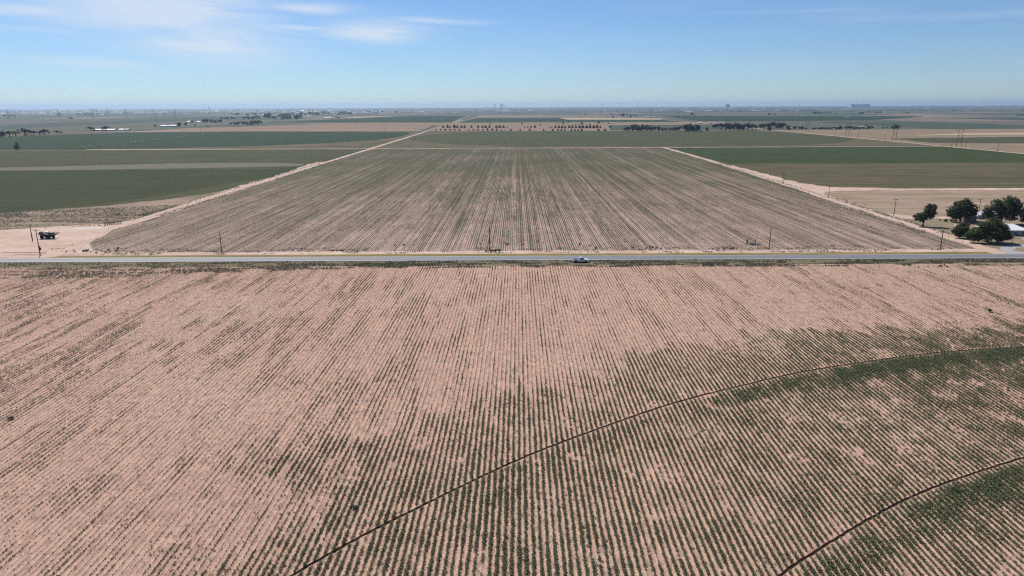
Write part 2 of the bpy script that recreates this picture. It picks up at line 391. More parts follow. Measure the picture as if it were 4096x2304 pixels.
# ------------------------------------------------------------------ surveyed positions (metres, camera foot at the origin)
TREES = {'belt': [(-1100.9, 1513.8, 13.9, 16.5), (-1103.5, 1538.8, 12.1, 15.7), (-1116.5, 1576.0, 10.3, 16.1), (-1105.4, 1590.8, 15.5, 22.0), (-1100.5, 1612.1, 9.4, 14.1), (-1097.7, 1628.5, 7.4, 13.0), (-1098.1, 1645.6, 12.0, 16.8), (-1128.6, 1708.2, 3.5, 7.5), (-1134.4, 1746.6, 5.6, 11.4), (-1128.7, 1752.5, 3.3, 8.9)], 'farm1': [(-1141.0, 1901.4, 11.1, 15.2), (-1116.5, 1876.0, 5.5, 7.6), (-1084.6, 1872.3, 12.8, 16.4)], 'farm2': [(-1131.3, 2230.4, 8.1, 8.1), (-1077.0, 2276.3, 13.3, 16.6), (-1124.0, 2422.4, 9.5, 10.6), (-1065.2, 2365.4, 5.2, 6.9), (-964.4, 2228.2, 3.6, 9.7)], 'farm3': [(-1296.2, 2854.8, 10.0, 14.5), (-1250.4, 2863.8, 15.0, 18.8), (-1230.7, 2843.3, 14.5, 16.6), (-1198.0, 2804.4, 13.1, 16.3), (-1188.4, 2819.2, 11.9, 15.6), (-1209.3, 2908.5, 11.0, 16.9), (-1207.0, 2925.8, 8.9, 10.2)], 'hedge': [(-1000.3, 2505.8, 7.3, 12.4), (-976.1, 2475.8, 9.4, 14.4), (-955.9, 2459.7, 11.1, 15.8), (-934.1, 2443.6, 12.1, 15.7), (-917.6, 2441.1, 13.5, 15.6), (-907.9, 2452.3, 13.9, 15.7), (-898.1, 2463.7, 14.3, 14.3), (-910.0, 2531.9, 13.6, 16.2), (-924.8, 2604.5, 9.1, 9.1)], 't4': [(-1523.2, 3705.8, 10.3, 12.9), (-1482.2, 3668.8, 12.8, 21.4), (-1465.8, 3692.9, 11.3, 15.1), (-1463.6, 3720.5, 7.6, 10.8), (-1361.0, 3587.9, 13.6, 18.8), (-1349.7, 3612.2, 16.3, 21.0), (-1324.7, 3606.7, 14.2, 21.0), (-2333.3, 5888.5, 13.7, 15.4), (-2222.4, 5720.2, 16.7, 41.6), (-2233.2, 5854.6, 10.2, 15.3), (-1979.4, 5285.3, 15.4, 27.7), (-2066.5, 5668.5, 14.9, 28.1), (-2498.3, 3984.7, 8.7, 29.0), (-3687.8, 6005.1, 13.1, 22.7), (-3520.2, 5825.4, 15.3, 42.4), (-3459.6, 5806.4, 13.5, 37.2), (-3429.5, 5796.9, 12.7, 21.9), (-3738.2, 5832.2, 17.0, 34.0), (-3682.6, 5118.1, 11.2, 19.4), (-3508.7, 4934.0, 12.9, 28.7), (-3508.8, 4978.7, 10.9, 29.0), (-3088.8, 6144.8, 10.7, 21.5), (-3010.9, 6118.4, 12.5, 12.5)], 'town': [(-1397.5, 4015.5, 14.7, 23.7), (-1478.7, 4598.2, 13.5, 30.9), (-1522.4, 4394.3, 21.7, 23.9), (-1244.7, 4048.3, 17.1, 17.5), (-1175.1, 3657.9, 14.6, 23.3), (-1463.7, 4596.0, 20.5, 26.9), (-1608.2, 4681.4, 21.9, 25.5), (-1149.6, 3642.8, 15.9, 25.5), (-1261.1, 3736.6, 14.3, 26.4), (-1378.6, 4528.2, 14.4, 20.6), (-1220.2, 4085.0, 17.1, 19.8), (-1378.3, 4180.1, 15.2, 24.4), (-1177.9, 3627.5, 15.6, 25.5), (-1082.5, 3534.2, 15.1, 15.4), (-1088.4, 3557.0, 16.9, 20.5), (-1384.5, 4385.9, 20.2, 25.4), (-1597.1, 4634.0, 21.6, 33.6), (-1345.8, 3756.3, 14.1, 16.2), (-1299.7, 3774.6, 17.7, 14.9), (-1492.3, 4629.8, 20.3, 22.9), (-1078.9, 3541.8, 14.0, 25.8), (-1581.7, 4611.6, 19.1, 18.0), (-1465.2, 4177.7, 17.4, 18.1), (-1335.2, 3694.3, 13.1, 26.4), (-1261.7, 4159.3, 16.0, 23.3), (-1259.8, 3930.0, 15.9, 23.4), (-1203.5, 4006.1, 15.2, 25.2), (-1499.1, 4308.3, 21.1, 24.2), (-1531.6, 4686.7, 17.6, 27.2), (-1433.9, 3952.0, 16.6, 15.8), (-1310.8, 4075.5, 17.5, 20.4), (-1195.3, 3778.5, 11.2, 15.1), (-1136.7, 3568.8, 12.2, 19.2), (-1378.2, 4254.7, 15.5, 20.8), (-1538.7, 5487.8, 12.5, 22.0), (-1616.9, 6693.3, 18.3, 33.8), (-1738.0, 6077.6, 19.1, 21.9), (-1687.4, 5666.4, 16.8, 18.2), (-1676.8, 5886.7, 18.9, 24.7), (-1503.1, 6434.0, 15.0, 30.9), (-1366.3, 5918.5, 12.7, 19.3), (-1651.8, 6235.9, 19.7, 33.4), (-1766.0, 5924.0, 18.7, 28.3), (-1447.5, 6072.3, 12.0, 22.8), (-1486.3, 6204.3, 14.6, 25.6), (-1597.5, 5798.9, 19.5, 19.5), (-1548.6, 4909.0, 16.1, 28.4), (-1378.4, 5026.9, 16.9, 17.9), (-1288.3, 5273.5, 15.3, 23.3), (-1687.9, 5860.7, 12.6, 18.2), (-1576.9, 6082.8, 19.2, 18.5), (-1267.9, 5534.1, 18.6, 30.6), (-1311.3, 5714.7, 10.1, 29.0), (-1760.3, 5882.6, 17.1, 26.1), (-1390.4, 5034.6, 14.2, 19.7), (-1482.4, 5083.1, 13.1, 26.4), (-1731.9, 6142.6, 16.5, 32.5), (-1541.4, 5148.1, 17.3, 27.1), (-1600.8, 6764.2, 19.2, 36.7), (-1828.6, 5881.0, 13.0, 26.1), (-1322.7, 7221.4, 16.0, 16.9), (-1595.2, 7824.3, 11.4, 19.6), (-1008.6, 6631.5, 9.4, 24.2), (-1413.7, 7472.5, 12.8, 30.1), (-1278.1, 7348.5, 11.3, 23.4), (-1433.2, 7164.6, 15.4, 23.8), (-1566.1, 7734.7, 13.5, 30.3), (-1186.0, 7281.3, 16.3, 28.8), (-1345.0, 7363.1, 13.9, 30.7), (-1269.4, 6924.8, 12.8, 20.6)], 'midt': [(-943.3, 3775.6, 10.4, 14.3), (-911.0, 3708.7, 8.6, 11.9)], 'scat': [(35.8, 2368.4, 6.2, 5.5), (94.5, 2262.0, 5.9, 5.3), (173.4, 2346.5, 7.5, 7.5), (158.7, 2426.9, 4.2, 4.2), (202.6, 2502.9, 9.5, 8.0), (231.5, 2312.5, 9.4, 7.4), (249.5, 2238.4, 4.6, 4.6), (293.2, 2352.8, 8.9, 8.2), (313.5, 2401.6, 4.2, 4.2), (328.3, 2372.9, 4.8, 9.0), (395.1, 2498.9, 5.1, 3.6), (413.0, 2555.0, 4.5, 3.0), (482.4, 2483.9, 5.8, 2.9), (501.5, 2370.8, 3.5, 2.8), (-71.3, 2385.4, 4.9, 5.6), (203.7, 2222.5, 4.5, 3.9), (623.4, 4384.2, 11.5, 7.7), (519.1, 3601.9, 9.4, 10.5), (676.6, 4368.0, 12.7, 8.9), (570.5, 3589.1, 21.9, 13.6), (723.0, 4399.0, 10.9, 10.2), (710.5, 4185.7, 8.5, 13.4), (727.4, 4180.8, 8.5, 11.0), (727.8, 4099.8, 8.4, 10.7), (607.0, 3580.0, 9.4, 10.4), (465.6, 4432.2, 14.2, 9.0), (1122.1, 4366.7, 18.4, 16.5), (1089.3, 4423.9, 9.0, 7.7), (1114.1, 4416.0, 7.7, 6.4), (752.4, 3798.7, 7.7, 16.6), (2074.0, 4960.2, 8.7, 7.2), (2125.1, 4940.6, 12.9, 25.9), (2146.1, 4932.6, 12.9, 25.8), (2191.0, 4979.6, 11.6, 26.1), (2212.0, 4971.4, 12.3, 21.7), (2258.0, 5019.2, 11.7, 10.2), (2274.2, 5012.8, 11.7, 11.7), (2300.0, 5002.7, 10.2, 8.7), (2697.2, 5585.8, 9.8, 9.8), (2303.9, 4633.1, 14.8, 27.0), (2291.7, 4637.5, 8.1, 13.5), (2213.4, 4554.2, 8.0, 9.3), (2733.5, 5404.5, 9.4, 20.5), (2488.9, 4801.3, 14.0, 21.0), (2684.6, 5122.8, 12.7, 16.4), (2690.3, 4785.9, 8.4, 30.7), (2642.5, 4742.5, 6.9, 12.4), (1597.6, 4355.7, 12.7, 16.5), (1628.9, 4345.5, 8.9, 12.7), (2620.6, 4813.0, 4.9, 9.8), (2661.1, 3687.8, 6.4, 16.1), (2721.0, 3745.3, 7.6, 16.4)], 'beltR': [(290.4, 1746.1, 12.2, 15.3), (301.3, 1744.8, 14.0, 16.8), (312.2, 1736.5, 14.4, 16.7), (324.3, 1735.1, 14.9, 17.7), (335.1, 1733.8, 13.9, 16.2), (345.5, 1732.5, 12.9, 14.1), (357.0, 1738.2, 9.6, 10.1), (364.2, 1737.3, 9.6, 10.1), (372.3, 1729.4, 6.8, 10.1), (381.9, 1728.2, 6.3, 11.1), (392.0, 1727.0, 6.8, 11.1), (403.4, 1725.7, 10.3, 12.6), (411.3, 1717.8, 10.5, 12.5), (474.9, 1703.5, 8.2, 8.4)], 'beltD': [(412.8, 1664.2, 16.5, 17.0), (420.4, 1656.9, 18.6, 19.3), (430.0, 1662.3, 14.5, 12.1), (442.2, 1660.9, 16.9, 17.9)], 'beltR2': [(569.5, 1966.9, 9.7, 14.3), (575.1, 1948.1, 10.8, 15.9), (524.7, 1746.4, 16.8, 15.3), (534.3, 1745.2, 15.8, 16.8), (543.8, 1744.1, 16.8, 16.8), (552.4, 1735.9, 17.2, 17.7), (563.1, 1734.6, 16.9, 16.7), (576.0, 1740.2, 15.7, 16.7), (589.0, 1745.8, 16.0, 16.8), (602.1, 1751.4, 14.3, 15.3), (615.2, 1764.4, 11.8, 7.7), (687.2, 1932.9, 10.1, 15.8), (655.0, 1812.5, 12.9, 13.2), (644.5, 1760.8, 15.4, 10.3), (671.2, 1810.4, 16.6, 15.8), (687.0, 1832.0, 16.5, 18.7), (699.4, 1830.4, 15.5, 16.0), (715.1, 1844.5, 14.0, 16.1), (637.7, 1732.7, 9.1, 10.1)], 'beltR3': [(690.4, 1747.9, 9.7, 14.3), (713.5, 1767.1, 8.5, 11.8), (733.1, 1779.6, 6.7, 10.4), (745.1, 1793.3, 7.3, 10.4), (741.6, 1763.6, 5.1, 7.7), (765.5, 1775.5, 4.1, 7.8), (777.2, 1789.3, 4.7, 7.8), (782.2, 1773.5, 5.7, 11.4), (791.8, 1772.3, 4.6, 10.3), (800.1, 1771.2, 5.2, 10.3), (807.6, 1762.8, 5.9, 10.3), (819.1, 1768.8, 5.7, 11.3), (895.8, 1904.6, 6.7, 6.7), (828.6, 1767.6, 6.7, 12.9), (852.0, 1779.8, 7.3, 11.4), (860.3, 1778.8, 8.3, 11.4), (871.0, 1777.4, 7.2, 11.4), (887.6, 1790.7, 5.2, 10.4), (899.5, 1789.1, 4.7, 11.5), (994.7, 1963.3, 6.3, 8.6), (915.1, 1794.9, 7.1, 13.1), (931.0, 1808.5, 6.1, 7.4), (953.6, 1797.8, 5.2, 4.2), (995.3, 1857.1, 3.2, 9.2)], 'loneR': [(982.9, 1794.0, 10.2, 18.3)], 'loneL': [(-744.5, 1047.5, 9.9, 6.4)]}
ROWA = [(-198.8, 2043.6, 6.0, 6.0), (-185.6, 2041.8, 7.4, 7.1), (-178.3, 2040.8, 4.8, 4.5), (-166.0, 2039.2, 7.7, 8.3), (-157.2, 2038.0, 5.9, 6.5), (-144.7, 2036.3, 5.9, 7.1), (-135.4, 2035.0, 6.2, 6.5), (-115.6, 2032.4, 5.9, 5.3), (-96.2, 2029.7, 6.2, 5.9), (-83.7, 2028.1, 5.6, 5.9), (-74.5, 2026.8, 5.6, 7.7), (-63.5, 2025.3, 6.2, 6.5), (-43.4, 2022.6, 5.6, 7.7), (-33.3, 2021.3, 6.5, 7.7), (-22.7, 2019.8, 5.6, 7.1), (-12.1, 2027.7, 3.5, 3.2), (39.0, 2011.5, 3.8, 2.9), (47.0, 2010.4, 3.8, 3.5), (56.0, 2009.2, 5.6, 4.7), (67.1, 1998.6, 7.0, 5.2), (108.7, 1993.0, 3.5, 2.9), (114.4, 1983.2, 3.8, 2.9), (124.7, 1981.9, 6.1, 5.8), (134.1, 1971.7, 6.3, 6.9), (143.0, 1970.5, 6.6, 6.3), (151.3, 1969.4, 5.2, 5.7), (162.3, 1967.9, 7.2, 6.3), (171.2, 1966.7, 7.2, 6.3), (181.1, 1965.4, 6.3, 5.7), (191.3, 1964.1, 7.2, 6.3), (200.1, 1962.9, 7.1, 8.0), (210.5, 1961.5, 7.1, 7.4), (220.1, 1960.2, 7.4, 7.4), (230.5, 1958.8, 7.4, 7.4), (238.2, 1949.0, 8.2, 7.4), (247.2, 1947.9, 5.7, 5.1), (282.9, 2006.1, 5.0, 7.6)]
ROWB = [(-196.0, 1818.8, 3.2, 4.0), (-183.4, 1817.3, 3.7, 4.2), (-171.2, 1815.8, 3.7, 5.8), (-158.7, 1814.3, 3.7, 4.8), (-146.5, 1812.8, 3.4, 5.3), (-134.3, 1811.4, 3.4, 4.7), (-110.2, 1808.5, 2.1, 5.3), (-97.8, 1807.0, 3.4, 5.0), (-85.7, 1805.5, 3.2, 5.3), (-73.3, 1804.1, 2.9, 4.7), (-61.2, 1802.6, 4.5, 5.8), (-48.9, 1801.1, 3.9, 6.0), (-37.4, 1799.7, 3.9, 4.7), (-25.4, 1798.3, 2.1, 4.7), (-1.6, 1788.2, 3.4, 5.2), (22.7, 1785.2, 3.6, 4.4), (46.5, 1782.4, 3.6, 4.9), (81.6, 1771.0, 3.6, 4.6), (104.6, 1768.3, 4.1, 5.2), (117.5, 1766.7, 3.6, 4.6), (126.2, 1765.7, 3.9, 4.6), (134.7, 1764.7, 3.6, 4.6), (150.7, 1755.7, 3.8, 4.6), (159.1, 1754.7, 3.8, 4.6), (167.2, 1753.7, 3.3, 4.1), (175.8, 1752.7, 4.6, 5.1), (218.3, 1754.7, 3.6, 6.1), (234.8, 1752.7, 4.1, 5.6)]
BLD = [(-1118.1, 1898.7, 19.9, 5.0, 'shed'), (-1119.1, 1929.8, 12.1, 3.9, 'house'), (-1084.2, 1902.3, 20.8, 4.7, 'shed'), (-1078.3, 1940.6, 12.7, 4.0, 'shed'), (-1073.3, 1956.1, 14.8, 2.3, 'low'), (-1122.3, 2271.8, 21.5, 5.0, 'house'), (-1104.4, 2291.2, 26.7, 5.3, 'house'), (-1342.6, 2932.4, 14.9, 6.0, 'house'), (-1299.8, 2924.7, 14.9, 4.7, 'house'), (-3374.8, 5719.2, 18.3, 7.5, 'white'), (-3340.6, 5768.9, 18.5, 7.6, 'white'), (-3485.0, 4972.3, 18.1, 5.8, 'house'), (-6227.5, 9626.1, 35.0, 11.2, 'low'), (-6069.4, 9137.1, 93.1, 9.3, 'low'), (-14344.6, 24000.0, 122.3, 41.9, 'white'), (-13694.6, 24000.0, 76.9, 34.9, 'white'), (-17001.8, 24000.0, 83.8, 24.5, 'white'), (-11505.3, 24000.0, 55.9, 24.5, 'white'), (-9719.7, 24000.0, 80.3, 34.9, 'white'), (-5766.8, 13841.1, 42.3, 16.1, 'white'), (-13376.5, 24000.0, 41.9, 24.5, 'white'), (-15186.7, 24000.0, 52.4, 17.5, 'white'), (-2547.9, 8616.5, 37.6, 18.8, 'white'), (-2225.0, 8600.0, 26.3, 15.0, 'white'), (-961.5, 3691.5, 37.6, 5.9, 'shed'), (-936.6, 3714.7, 26.0, 4.3, 'low'), (-1398.2, 4850.6, 19.8, 5.6, 'yellow'), (-2318.4, 8366.1, 34.1, 12.2, 'white'), (-6773.6, 23398.3, 44.3, 23.8, 'white'), (-6676.2, 23293.9, 67.8, 23.7, 'white'), (-6591.4, 24000.0, 27.9, 17.5, 'white'), (-6443.1, 24000.0, 55.9, 24.5, 'white'), (-6190.0, 24000.0, 34.9, 27.9, 'white'), (-1270.0, 5064.7, 9.6, 5.9, 'white'), (-1596.6, 5060.3, 18.4, 7.4, 'house'), (-1663.3, 4978.4, 15.9, 5.1, 'house'), (-1848.8, 5244.7, 15.3, 6.1, 'house'), (-1652.4, 7916.7, 17.3, 9.2, 'white'), (-1679.5, 8328.2, 30.3, 12.1, 'white'), (-1637.2, 8307.2, 19.3, 8.5, 'white'), (-1452.4, 7821.8, 25.0, 9.1, 'house'), (-1490.5, 8519.6, 22.3, 12.4, 'white'), (-1616.1, 12169.1, 108.1, 19.5, 'white'), (-866.8, 6785.7, 54.3, 10.9, 'shed'), (-818.9, 6765.2, 29.5, 6.9, 'low'), (-754.2, 6835.8, 27.9, 7.0, 'white'), (-716.3, 6819.4, 22.8, 6.9, 'low'), (-654.7, 6695.2, 33.1, 7.8, 'white'), (-194.6, 9303.2, 21.7, 9.5, 'white'), (-66.3, 7400.6, 118.5, 11.8, 'low'), (-59.8, 7919.6, 69.2, 10.4, 'shed'), (208.1, 7918.8, 43.8, 11.5, 'white'), (374.4, 19193.3, 61.5, 19.6, 'white'), (695.2, 13042.9, 34.2, 15.2, 'white'), (652.1, 8119.3, 29.5, 9.5, 'white'), (793.1, 8357.0, 14.6, 9.7, 'white'), (864.2, 8656.8, 27.7, 8.8, 'white'), (1077.4, 8190.3, 33.4, 8.3, 'white'), (2260.1, 17497.2, 76.4, 22.9, 'white'), (2381.9, 14639.8, 34.1, 12.8, 'white'), (1380.9, 7164.0, 41.7, 6.3, 'low'), (1408.7, 7025.4, 14.3, 6.1, 'white'), (1696.8, 7984.5, 36.0, 8.1, 'white'), (1973.6, 8146.9, 55.7, 10.7, 'low'), (1994.6, 7966.8, 71.9, 10.4, 'low'), (1643.3, 6562.9, 83.1, 7.6, 'shed'), (683.7, 3502.2, 40.3, 6.6, 'barn'), (636.9, 2374.9, 14.5, 6.2, 'bigshed'), (1964.7, 6981.0, 58.9, 11.2, 'white'), (3654.8, 11795.5, 42.9, 12.0, 'white'), (3688.1, 11761.1, 37.7, 12.0, 'white'), (3393.4, 12500.8, 54.6, 10.9, 'white'), (2889.4, 8084.7, 38.8, 9.4, 'white'), (674.0, 2368.7, 12.1, 5.2, 'house'), (672.6, 2317.1, 11.8, 2.7, 'white'), (2604.3, 11308.7, 41.2, 11.5, 'white'), (2410.7, 6994.3, 127.3, 6.1, 'low'), (888.7, 1871.2, 10.9, 3.8, 'house'), (951.4, 1905.9, 10.3, 4.4, 'house'), (986.6, 1945.9, 7.1, 3.1, 'house'), (1703.6, 3051.3, 9.3, 3.6, 'white'), (1684.5, 3518.7, 7.2, 3.1, 'white'), (1634.4, 3440.0, 7.0, 2.5, 'white'), (10631.6, 19468.3, 79.3, 25.5, 'white'), (2693.2, 7102.5, 23.8, 12.4, 'white'), (2859.8, 7145.0, 12.5, 6.2, 'white'), (2890.8, 7126.8, 24.9, 7.3, 'white'), (6959.3, 17508.3, 40.8, 15.3, 'white'), (3997.2, 7692.2, 19.0, 6.7, 'white'), (5452.3, 9289.2, 47.3, 6.8, 'low')]
HB = [(9823.9, 24000.0, 69.9, 45.4), (10038.1, 24000.0, 164.2, 31.4), (10654.8, 24000.0, 216.6, 38.4), (11358.3, 24000.0, 69.9, 31.4), (11437.7, 24000.0, 59.4, 31.4), (13316.5, 24000.0, 202.6, 27.9), (13522.2, 24000.0, 209.6, 31.4), (13818.4, 24000.0, 366.8, 34.9), (14364.2, 24000.0, 482.1, 34.9), (14450.4, 23502.5, 307.9, 30.8), (15360.2, 24000.0, 251.5, 27.9), (14494.4, 21835.9, 238.4, 25.4), (15230.4, 22153.5, 70.9, 35.5), (16014.8, 23134.0, 101.0, 37.0), (16782.7, 24000.0, 104.8, 41.9), (15990.4, 22537.1, 213.2, 32.8), (14540.5, 20091.3, 105.3, 32.2), (8013.6, 24000.0, 524.0, 34.9), (4954.8, 24000.0, 209.6, 24.5), (12600.0, 24000.0, 122.3, 21.0), (11021.2, 24000.0, 139.7, 24.5)]
POLES = {'road': [(-203.2, 288.1, 10.9), (-228.3, 320.3, 7.3), (-126.7, 292.3, 8.7), (-9.6, 292.0, 10.2), (112.0, 291.6, 9.9), (186.1, 290.7, 8.4)], 'lane': [(216.0, 547.1, 9.1), (214.2, 461.5, 10.4), (215.5, 382.4, 9.8), (271.0, 393.9, 8.0)], 'Rline': [(644.9, 1019.6, 10.4), (667.8, 1023.0, 8.7), (640.1, 914.5, 10.5), (663.4, 1144.2, 9.5), (649.4, 1211.7, 9.7), (665.6, 1338.1, 7.6), (667.3, 1439.0, 12.6)], 'Bline': [(-249.8, 1825.3, 10.1), (-329.1, 1820.0, 11.1), (-218.3, 1806.8, 9.2), (-238.2, 2802.0, 9.8), (-554.4, 1839.4, 10.4), (-739.8, 1869.0, 8.7), (-826.6, 1864.2, 8.1), (-1127.4, 1855.2, 11.6), (16.8, 1778.7, 10.9), (280.0, 1761.6, 10.3), (-118.3, 1794.8, 7.8), (-17.5, 1782.8, 7.8)]}
HF = [(662.8, 1030.9, 25.6, 7.5), (667.9, 1217.2, 21.8, 6.7), (679.2, 1413.6, 25.7, 7.4), (682.9, 1614.4, 24.2, 7.5), (673.5, 1772.0, 22.7, 7.2), (788.2, 2323.8, 16.6, 8.8), (735.3, 2385.3, 23.6, 9.0), (937.6, 3330.2, 15.0, 9.7), (944.1, 3617.6, 15.8, 8.4), (875.4, 3699.4, 17.2, 8.6)]
LAT = [(-2450.5, 4132.4, 57.8), (-2316.0, 4235.8, 56.7), (-2097.3, 4399.9, 53.8), (-2342.3, 4623.2, 55.2), (-2596.7, 5005.4, 54.6), (-2563.8, 3586.4, 56.4), (-3653.2, 5686.7, 52.2), (-2656.0, 6210.8, 69.6), (-2700.1, 4718.5, 56.3), (-2701.0, 4595.0, 56.9)]
PIVOT = [(-45.4, 1144.5), (-11.4, 1180.7), (22.4, 1223.7), (57.3, 1265.4), (93.0, 1310.2), (127.0, 1342.8), (160.8, 1371.7), (193.8, 1402.1), (226.6, 1428.0)]
PIVOTL = [(-650.5, 1052.3), (-652.2, 1103.9), (-658.3, 1168.5), (-656.0, 1223.5), (-660.7, 1293.7), (-665.9, 1372.2), (-669.0, 1448.9)]
FLD = {'leftdark': [(-310.9, 413.1), (-286.8, 422.7), (-270.5, 448.1), (-251.3, 488.8), (-234.3, 551.4), (-218.4, 609.7), (-212.3, 653.4), (-217.0, 704.3), (-224.7, 734.6), (-240.6, 702.6), (-315.9, 700.4), (-416.8, 699.5), (-513.3, 692.9)], 'ring': [(-513.3, 692.9), (-418.5, 702.4), (-322.4, 715.1), (-249.6, 729.6), (-224.3, 737.7), (-230.4, 767.3), (-261.8, 782.8), (-325.3, 786.1), (-378.4, 778.4), (-451.2, 758.5), (-541.3, 731.5)], 'leftfar': [(-775.1, 1054.6), (-749.6, 1052.9), (-644.7, 1045.8), (-488.5, 1092.2), (-413.7, 1128.2), (-322.2, 1205.3), (-257.2, 1316.3), (-231.8, 1454.5), (-233.2, 1570.5), (-244.9, 1691.4), (-661.3, 1824.5), (-968.7, 1755.4), (-1064.4, 1613.9), (-1097.9, 1500.8)], 'pinkL': [(-988.3, 1791.3), (-979.9, 2138.6), (-848.1, 2276.9), (-812.9, 2388.9), (-671.5, 2530.4), (-271.8, 2500.1), (-229.6, 1810.1), (-668.2, 1843.7)], 'midgreen': [(-214.3, 1737.5), (273.1, 1681.6), (643.0, 1723.5), (629.0, 1277.2), (559.9, 1245.3), (422.6, 1138.5), (256.7, 1092.5), (155.8, 1100.1), (-19.4, 1189.4), (-64.0, 1226.5), (-143.0, 1306.4), (-220.9, 1385.2)], 'orchard': [(-237.0, 2331.8), (316.1, 2246.9), (249.5, 1770.9), (-223.1, 1809.3)], 'tanmid': [(-950.0, 2765.5), (-292.4, 2691.0), (808.2, 2656.2), (693.9, 2278.2), (312.1, 2218.6), (-233.9, 2301.3), (-465.8, 2398.1)], 'tealL': [(-1002.2, 2858.9), (-237.6, 2722.1), (-280.2, 4506.3), (-647.3, 4614.4), (-857.7, 3741.4)], 'tealM': [(-195.3, 2673.9), (663.6, 2683.3), (651.0, 3077.3), (252.9, 3162.7), (238.3, 3628.0), (-182.1, 3655.1)], 'paleM': [(-914.1, 3754.7), (-714.6, 4521.3), (-664.4, 4619.5), (-972.8, 4382.0)], 'paleR': [(251.0, 3624.9), (724.3, 3368.2), (651.0, 3077.3), (252.9, 3162.7)], 'tealR': [(901.0, 4264.8), (2171.1, 3691.8), (1474.6, 2848.7), (1005.2, 2750.6), (752.2, 2800.4)], 'rgreen': [(261.5, 990.3), (229.7, 743.8), (616.5, 724.0), (777.9, 917.7), (740.6, 1004.7), (244.5, 1040.0)], 'rbrown': [(230.1, 727.7), (202.9, 549.4), (208.7, 518.3), (438.3, 510.0), (616.5, 724.0)], 'rtan': [(209.9, 511.8), (213.5, 382.4), (325.8, 375.0), (433.1, 503.9)], 'rstrip': [(409.4, 1081.1), (594.2, 1242.3), (643.7, 1185.1), (624.5, 1025.5), (392.5, 1035.8)], 'rfar': [(699.9, 1586.1), (622.3, 1115.2), (667.9, 1041.7), (643.2, 756.0), (1471.0, 1749.5), (1043.3, 1766.0)], 'rpale': [(790.3, 1402.3), (962.5, 1499.7), (1127.9, 1538.3), (1303.3, 1548.2), (1208.0, 1433.8), (1045.9, 1425.3), (920.6, 1425.7)]}
RDIAG = [(638.6, 1741.9), (655.1, 1546.9), (657.2, 1325.5), (650.3, 1143.7), (652.4, 1017.2), (635.2, 859.4)]
LDIAG = [(-222.8, 1755.7), (-225.6, 2300.0), (-214.7, 2803.2), (-251.2, 4283.7), (-188.8, 5596.7)]
HAZE = 4.5e-5

# one sheet to the horizon: a patchwork of distant quarter-sections
m, N = new_mat('farmland')
P = pos(N); x, y, z = N.sep(P)
cx = N.m('FLOOR', N.m('DIVIDE', N.m('ADD', x, 213.0), 432.0)); cy = N.m('FLOOR', N.m('DIVIDE', N.m('SUBTRACT', y, 1040.0), 760.0))
wn = N.n('ShaderNodeTexWhiteNoise', noise_dimensions='2D'); N.put(wn.inputs['Vector'], N.xyz(cx, cy))
cr = N.n('ShaderNodeValToRGB'); cr.color_ramp.interpolation = 'CONSTANT'
stops = [(0.0, (0.135, 0.148, 0.098)), (0.18, (0.095, 0.125, 0.078)), (0.34, (0.30, 0.225, 0.18)), (0.44, (0.15, 0.155, 0.105)), (0.60, (0.065, 0.10, 0.068)), (0.72, (0.19, 0.165, 0.125)), (0.84, (0.36, 0.27, 0.215)), (0.92, (0.12, 0.135, 0.09))]
e = cr.color_ramp.elements
while len(e) < len(stops): e.new(0.5)
for k, (p_, c_) in enumerate(stops): e[k].position = p_; e[k].color = (*[v * 0.64 for v in c_], 1)
N.put(cr.inputs[0], wn.outputs['Value'])
col = N.mix(N.smooth(N.noise(P, 0.004, 5.0, 0.6), 0.4, 0.7, 0.0, 0.55), cr.outputs[0], (0.095, 0.10, 0.070))
col = N.mix(N.smooth(N.noise(P, 0.03, 4.0, 0.6), 0.45, 0.8), col, (0.070, 0.082, 0.055))
# unpaved section roads between the patches
ex = N.m('ABSOLUTE', N.m('SUBTRACT', N.m('FRACT', N.m('DIVIDE', N.m('ADD', x, 213.0), 864.0)), 0.5)); ey = N.m('ABSOLUTE', N.m('SUBTRACT', N.m('FRACT', N.m('DIVIDE', N.m('SUBTRACT', y, 1040.0), 1520.0)), 0.5))
rd = N.m('MAXIMUM', N.m('GREATER_THAN', ex, 0.4955), N.m('GREATER_THAN', ey, 0.496))
col = N.mix(N.m('MULTIPLY', rd, 0.55), col, (0.26, 0.21, 0.17))
finish(N, col, 0.95, 0.1)
sheet('ground', [(-34000, -3000), (34000, -3000), (34000, 31000), (-34000, 31000)], 0.0, m)

F_ = lambda n, *a, **k: field(n, *a, **k)
G1, G1b = (0.052, 0.077, 0.030), (0.072, 0.088, 0.036)
TEAL, TEALb = (0.028, 0.082, 0.046), (0.042, 0.092, 0.048)
M['fA0'] = F_('pivot_stubble', (0.086, 0.108, 0.054), (0.108, 0.120, 0.066), (0.33, 0.26, 0.20), 0.90, 'x', 1.2, 0.04, 0.35, 0.3, 0.6)
M['fA1'] = F_('pivot_crop', G1, G1b, (0.30, 0.235, 0.17), 0.95, 'x', 1.2, 0.04, 0.25, 0.2, 0.4)
M['fB'] = F_('teal_crop', TEAL, TEALb, (0.25, 0.22, 0.17), 0.98, 'x', 1.2, 0.0, 0.18, 0.18, 0.3)
M['fBr'] = F_('brown_green', (0.115, 0.115, 0.078), (0.155, 0.135, 0.105), (0.36, 0.27, 0.215), 0.76, 'x', 1.4, 0.02, 0.9, 1.0, 0.8, kv=0.55, ks=0.62)
M['fMg'] = F_('far_green', (0.098, 0.128, 0.080), (0.122, 0.138, 0.090), (0.33, 0.26, 0.20), 0.90, 'x', 1.3, 0.05, 0.25, 0.3, 0.4)
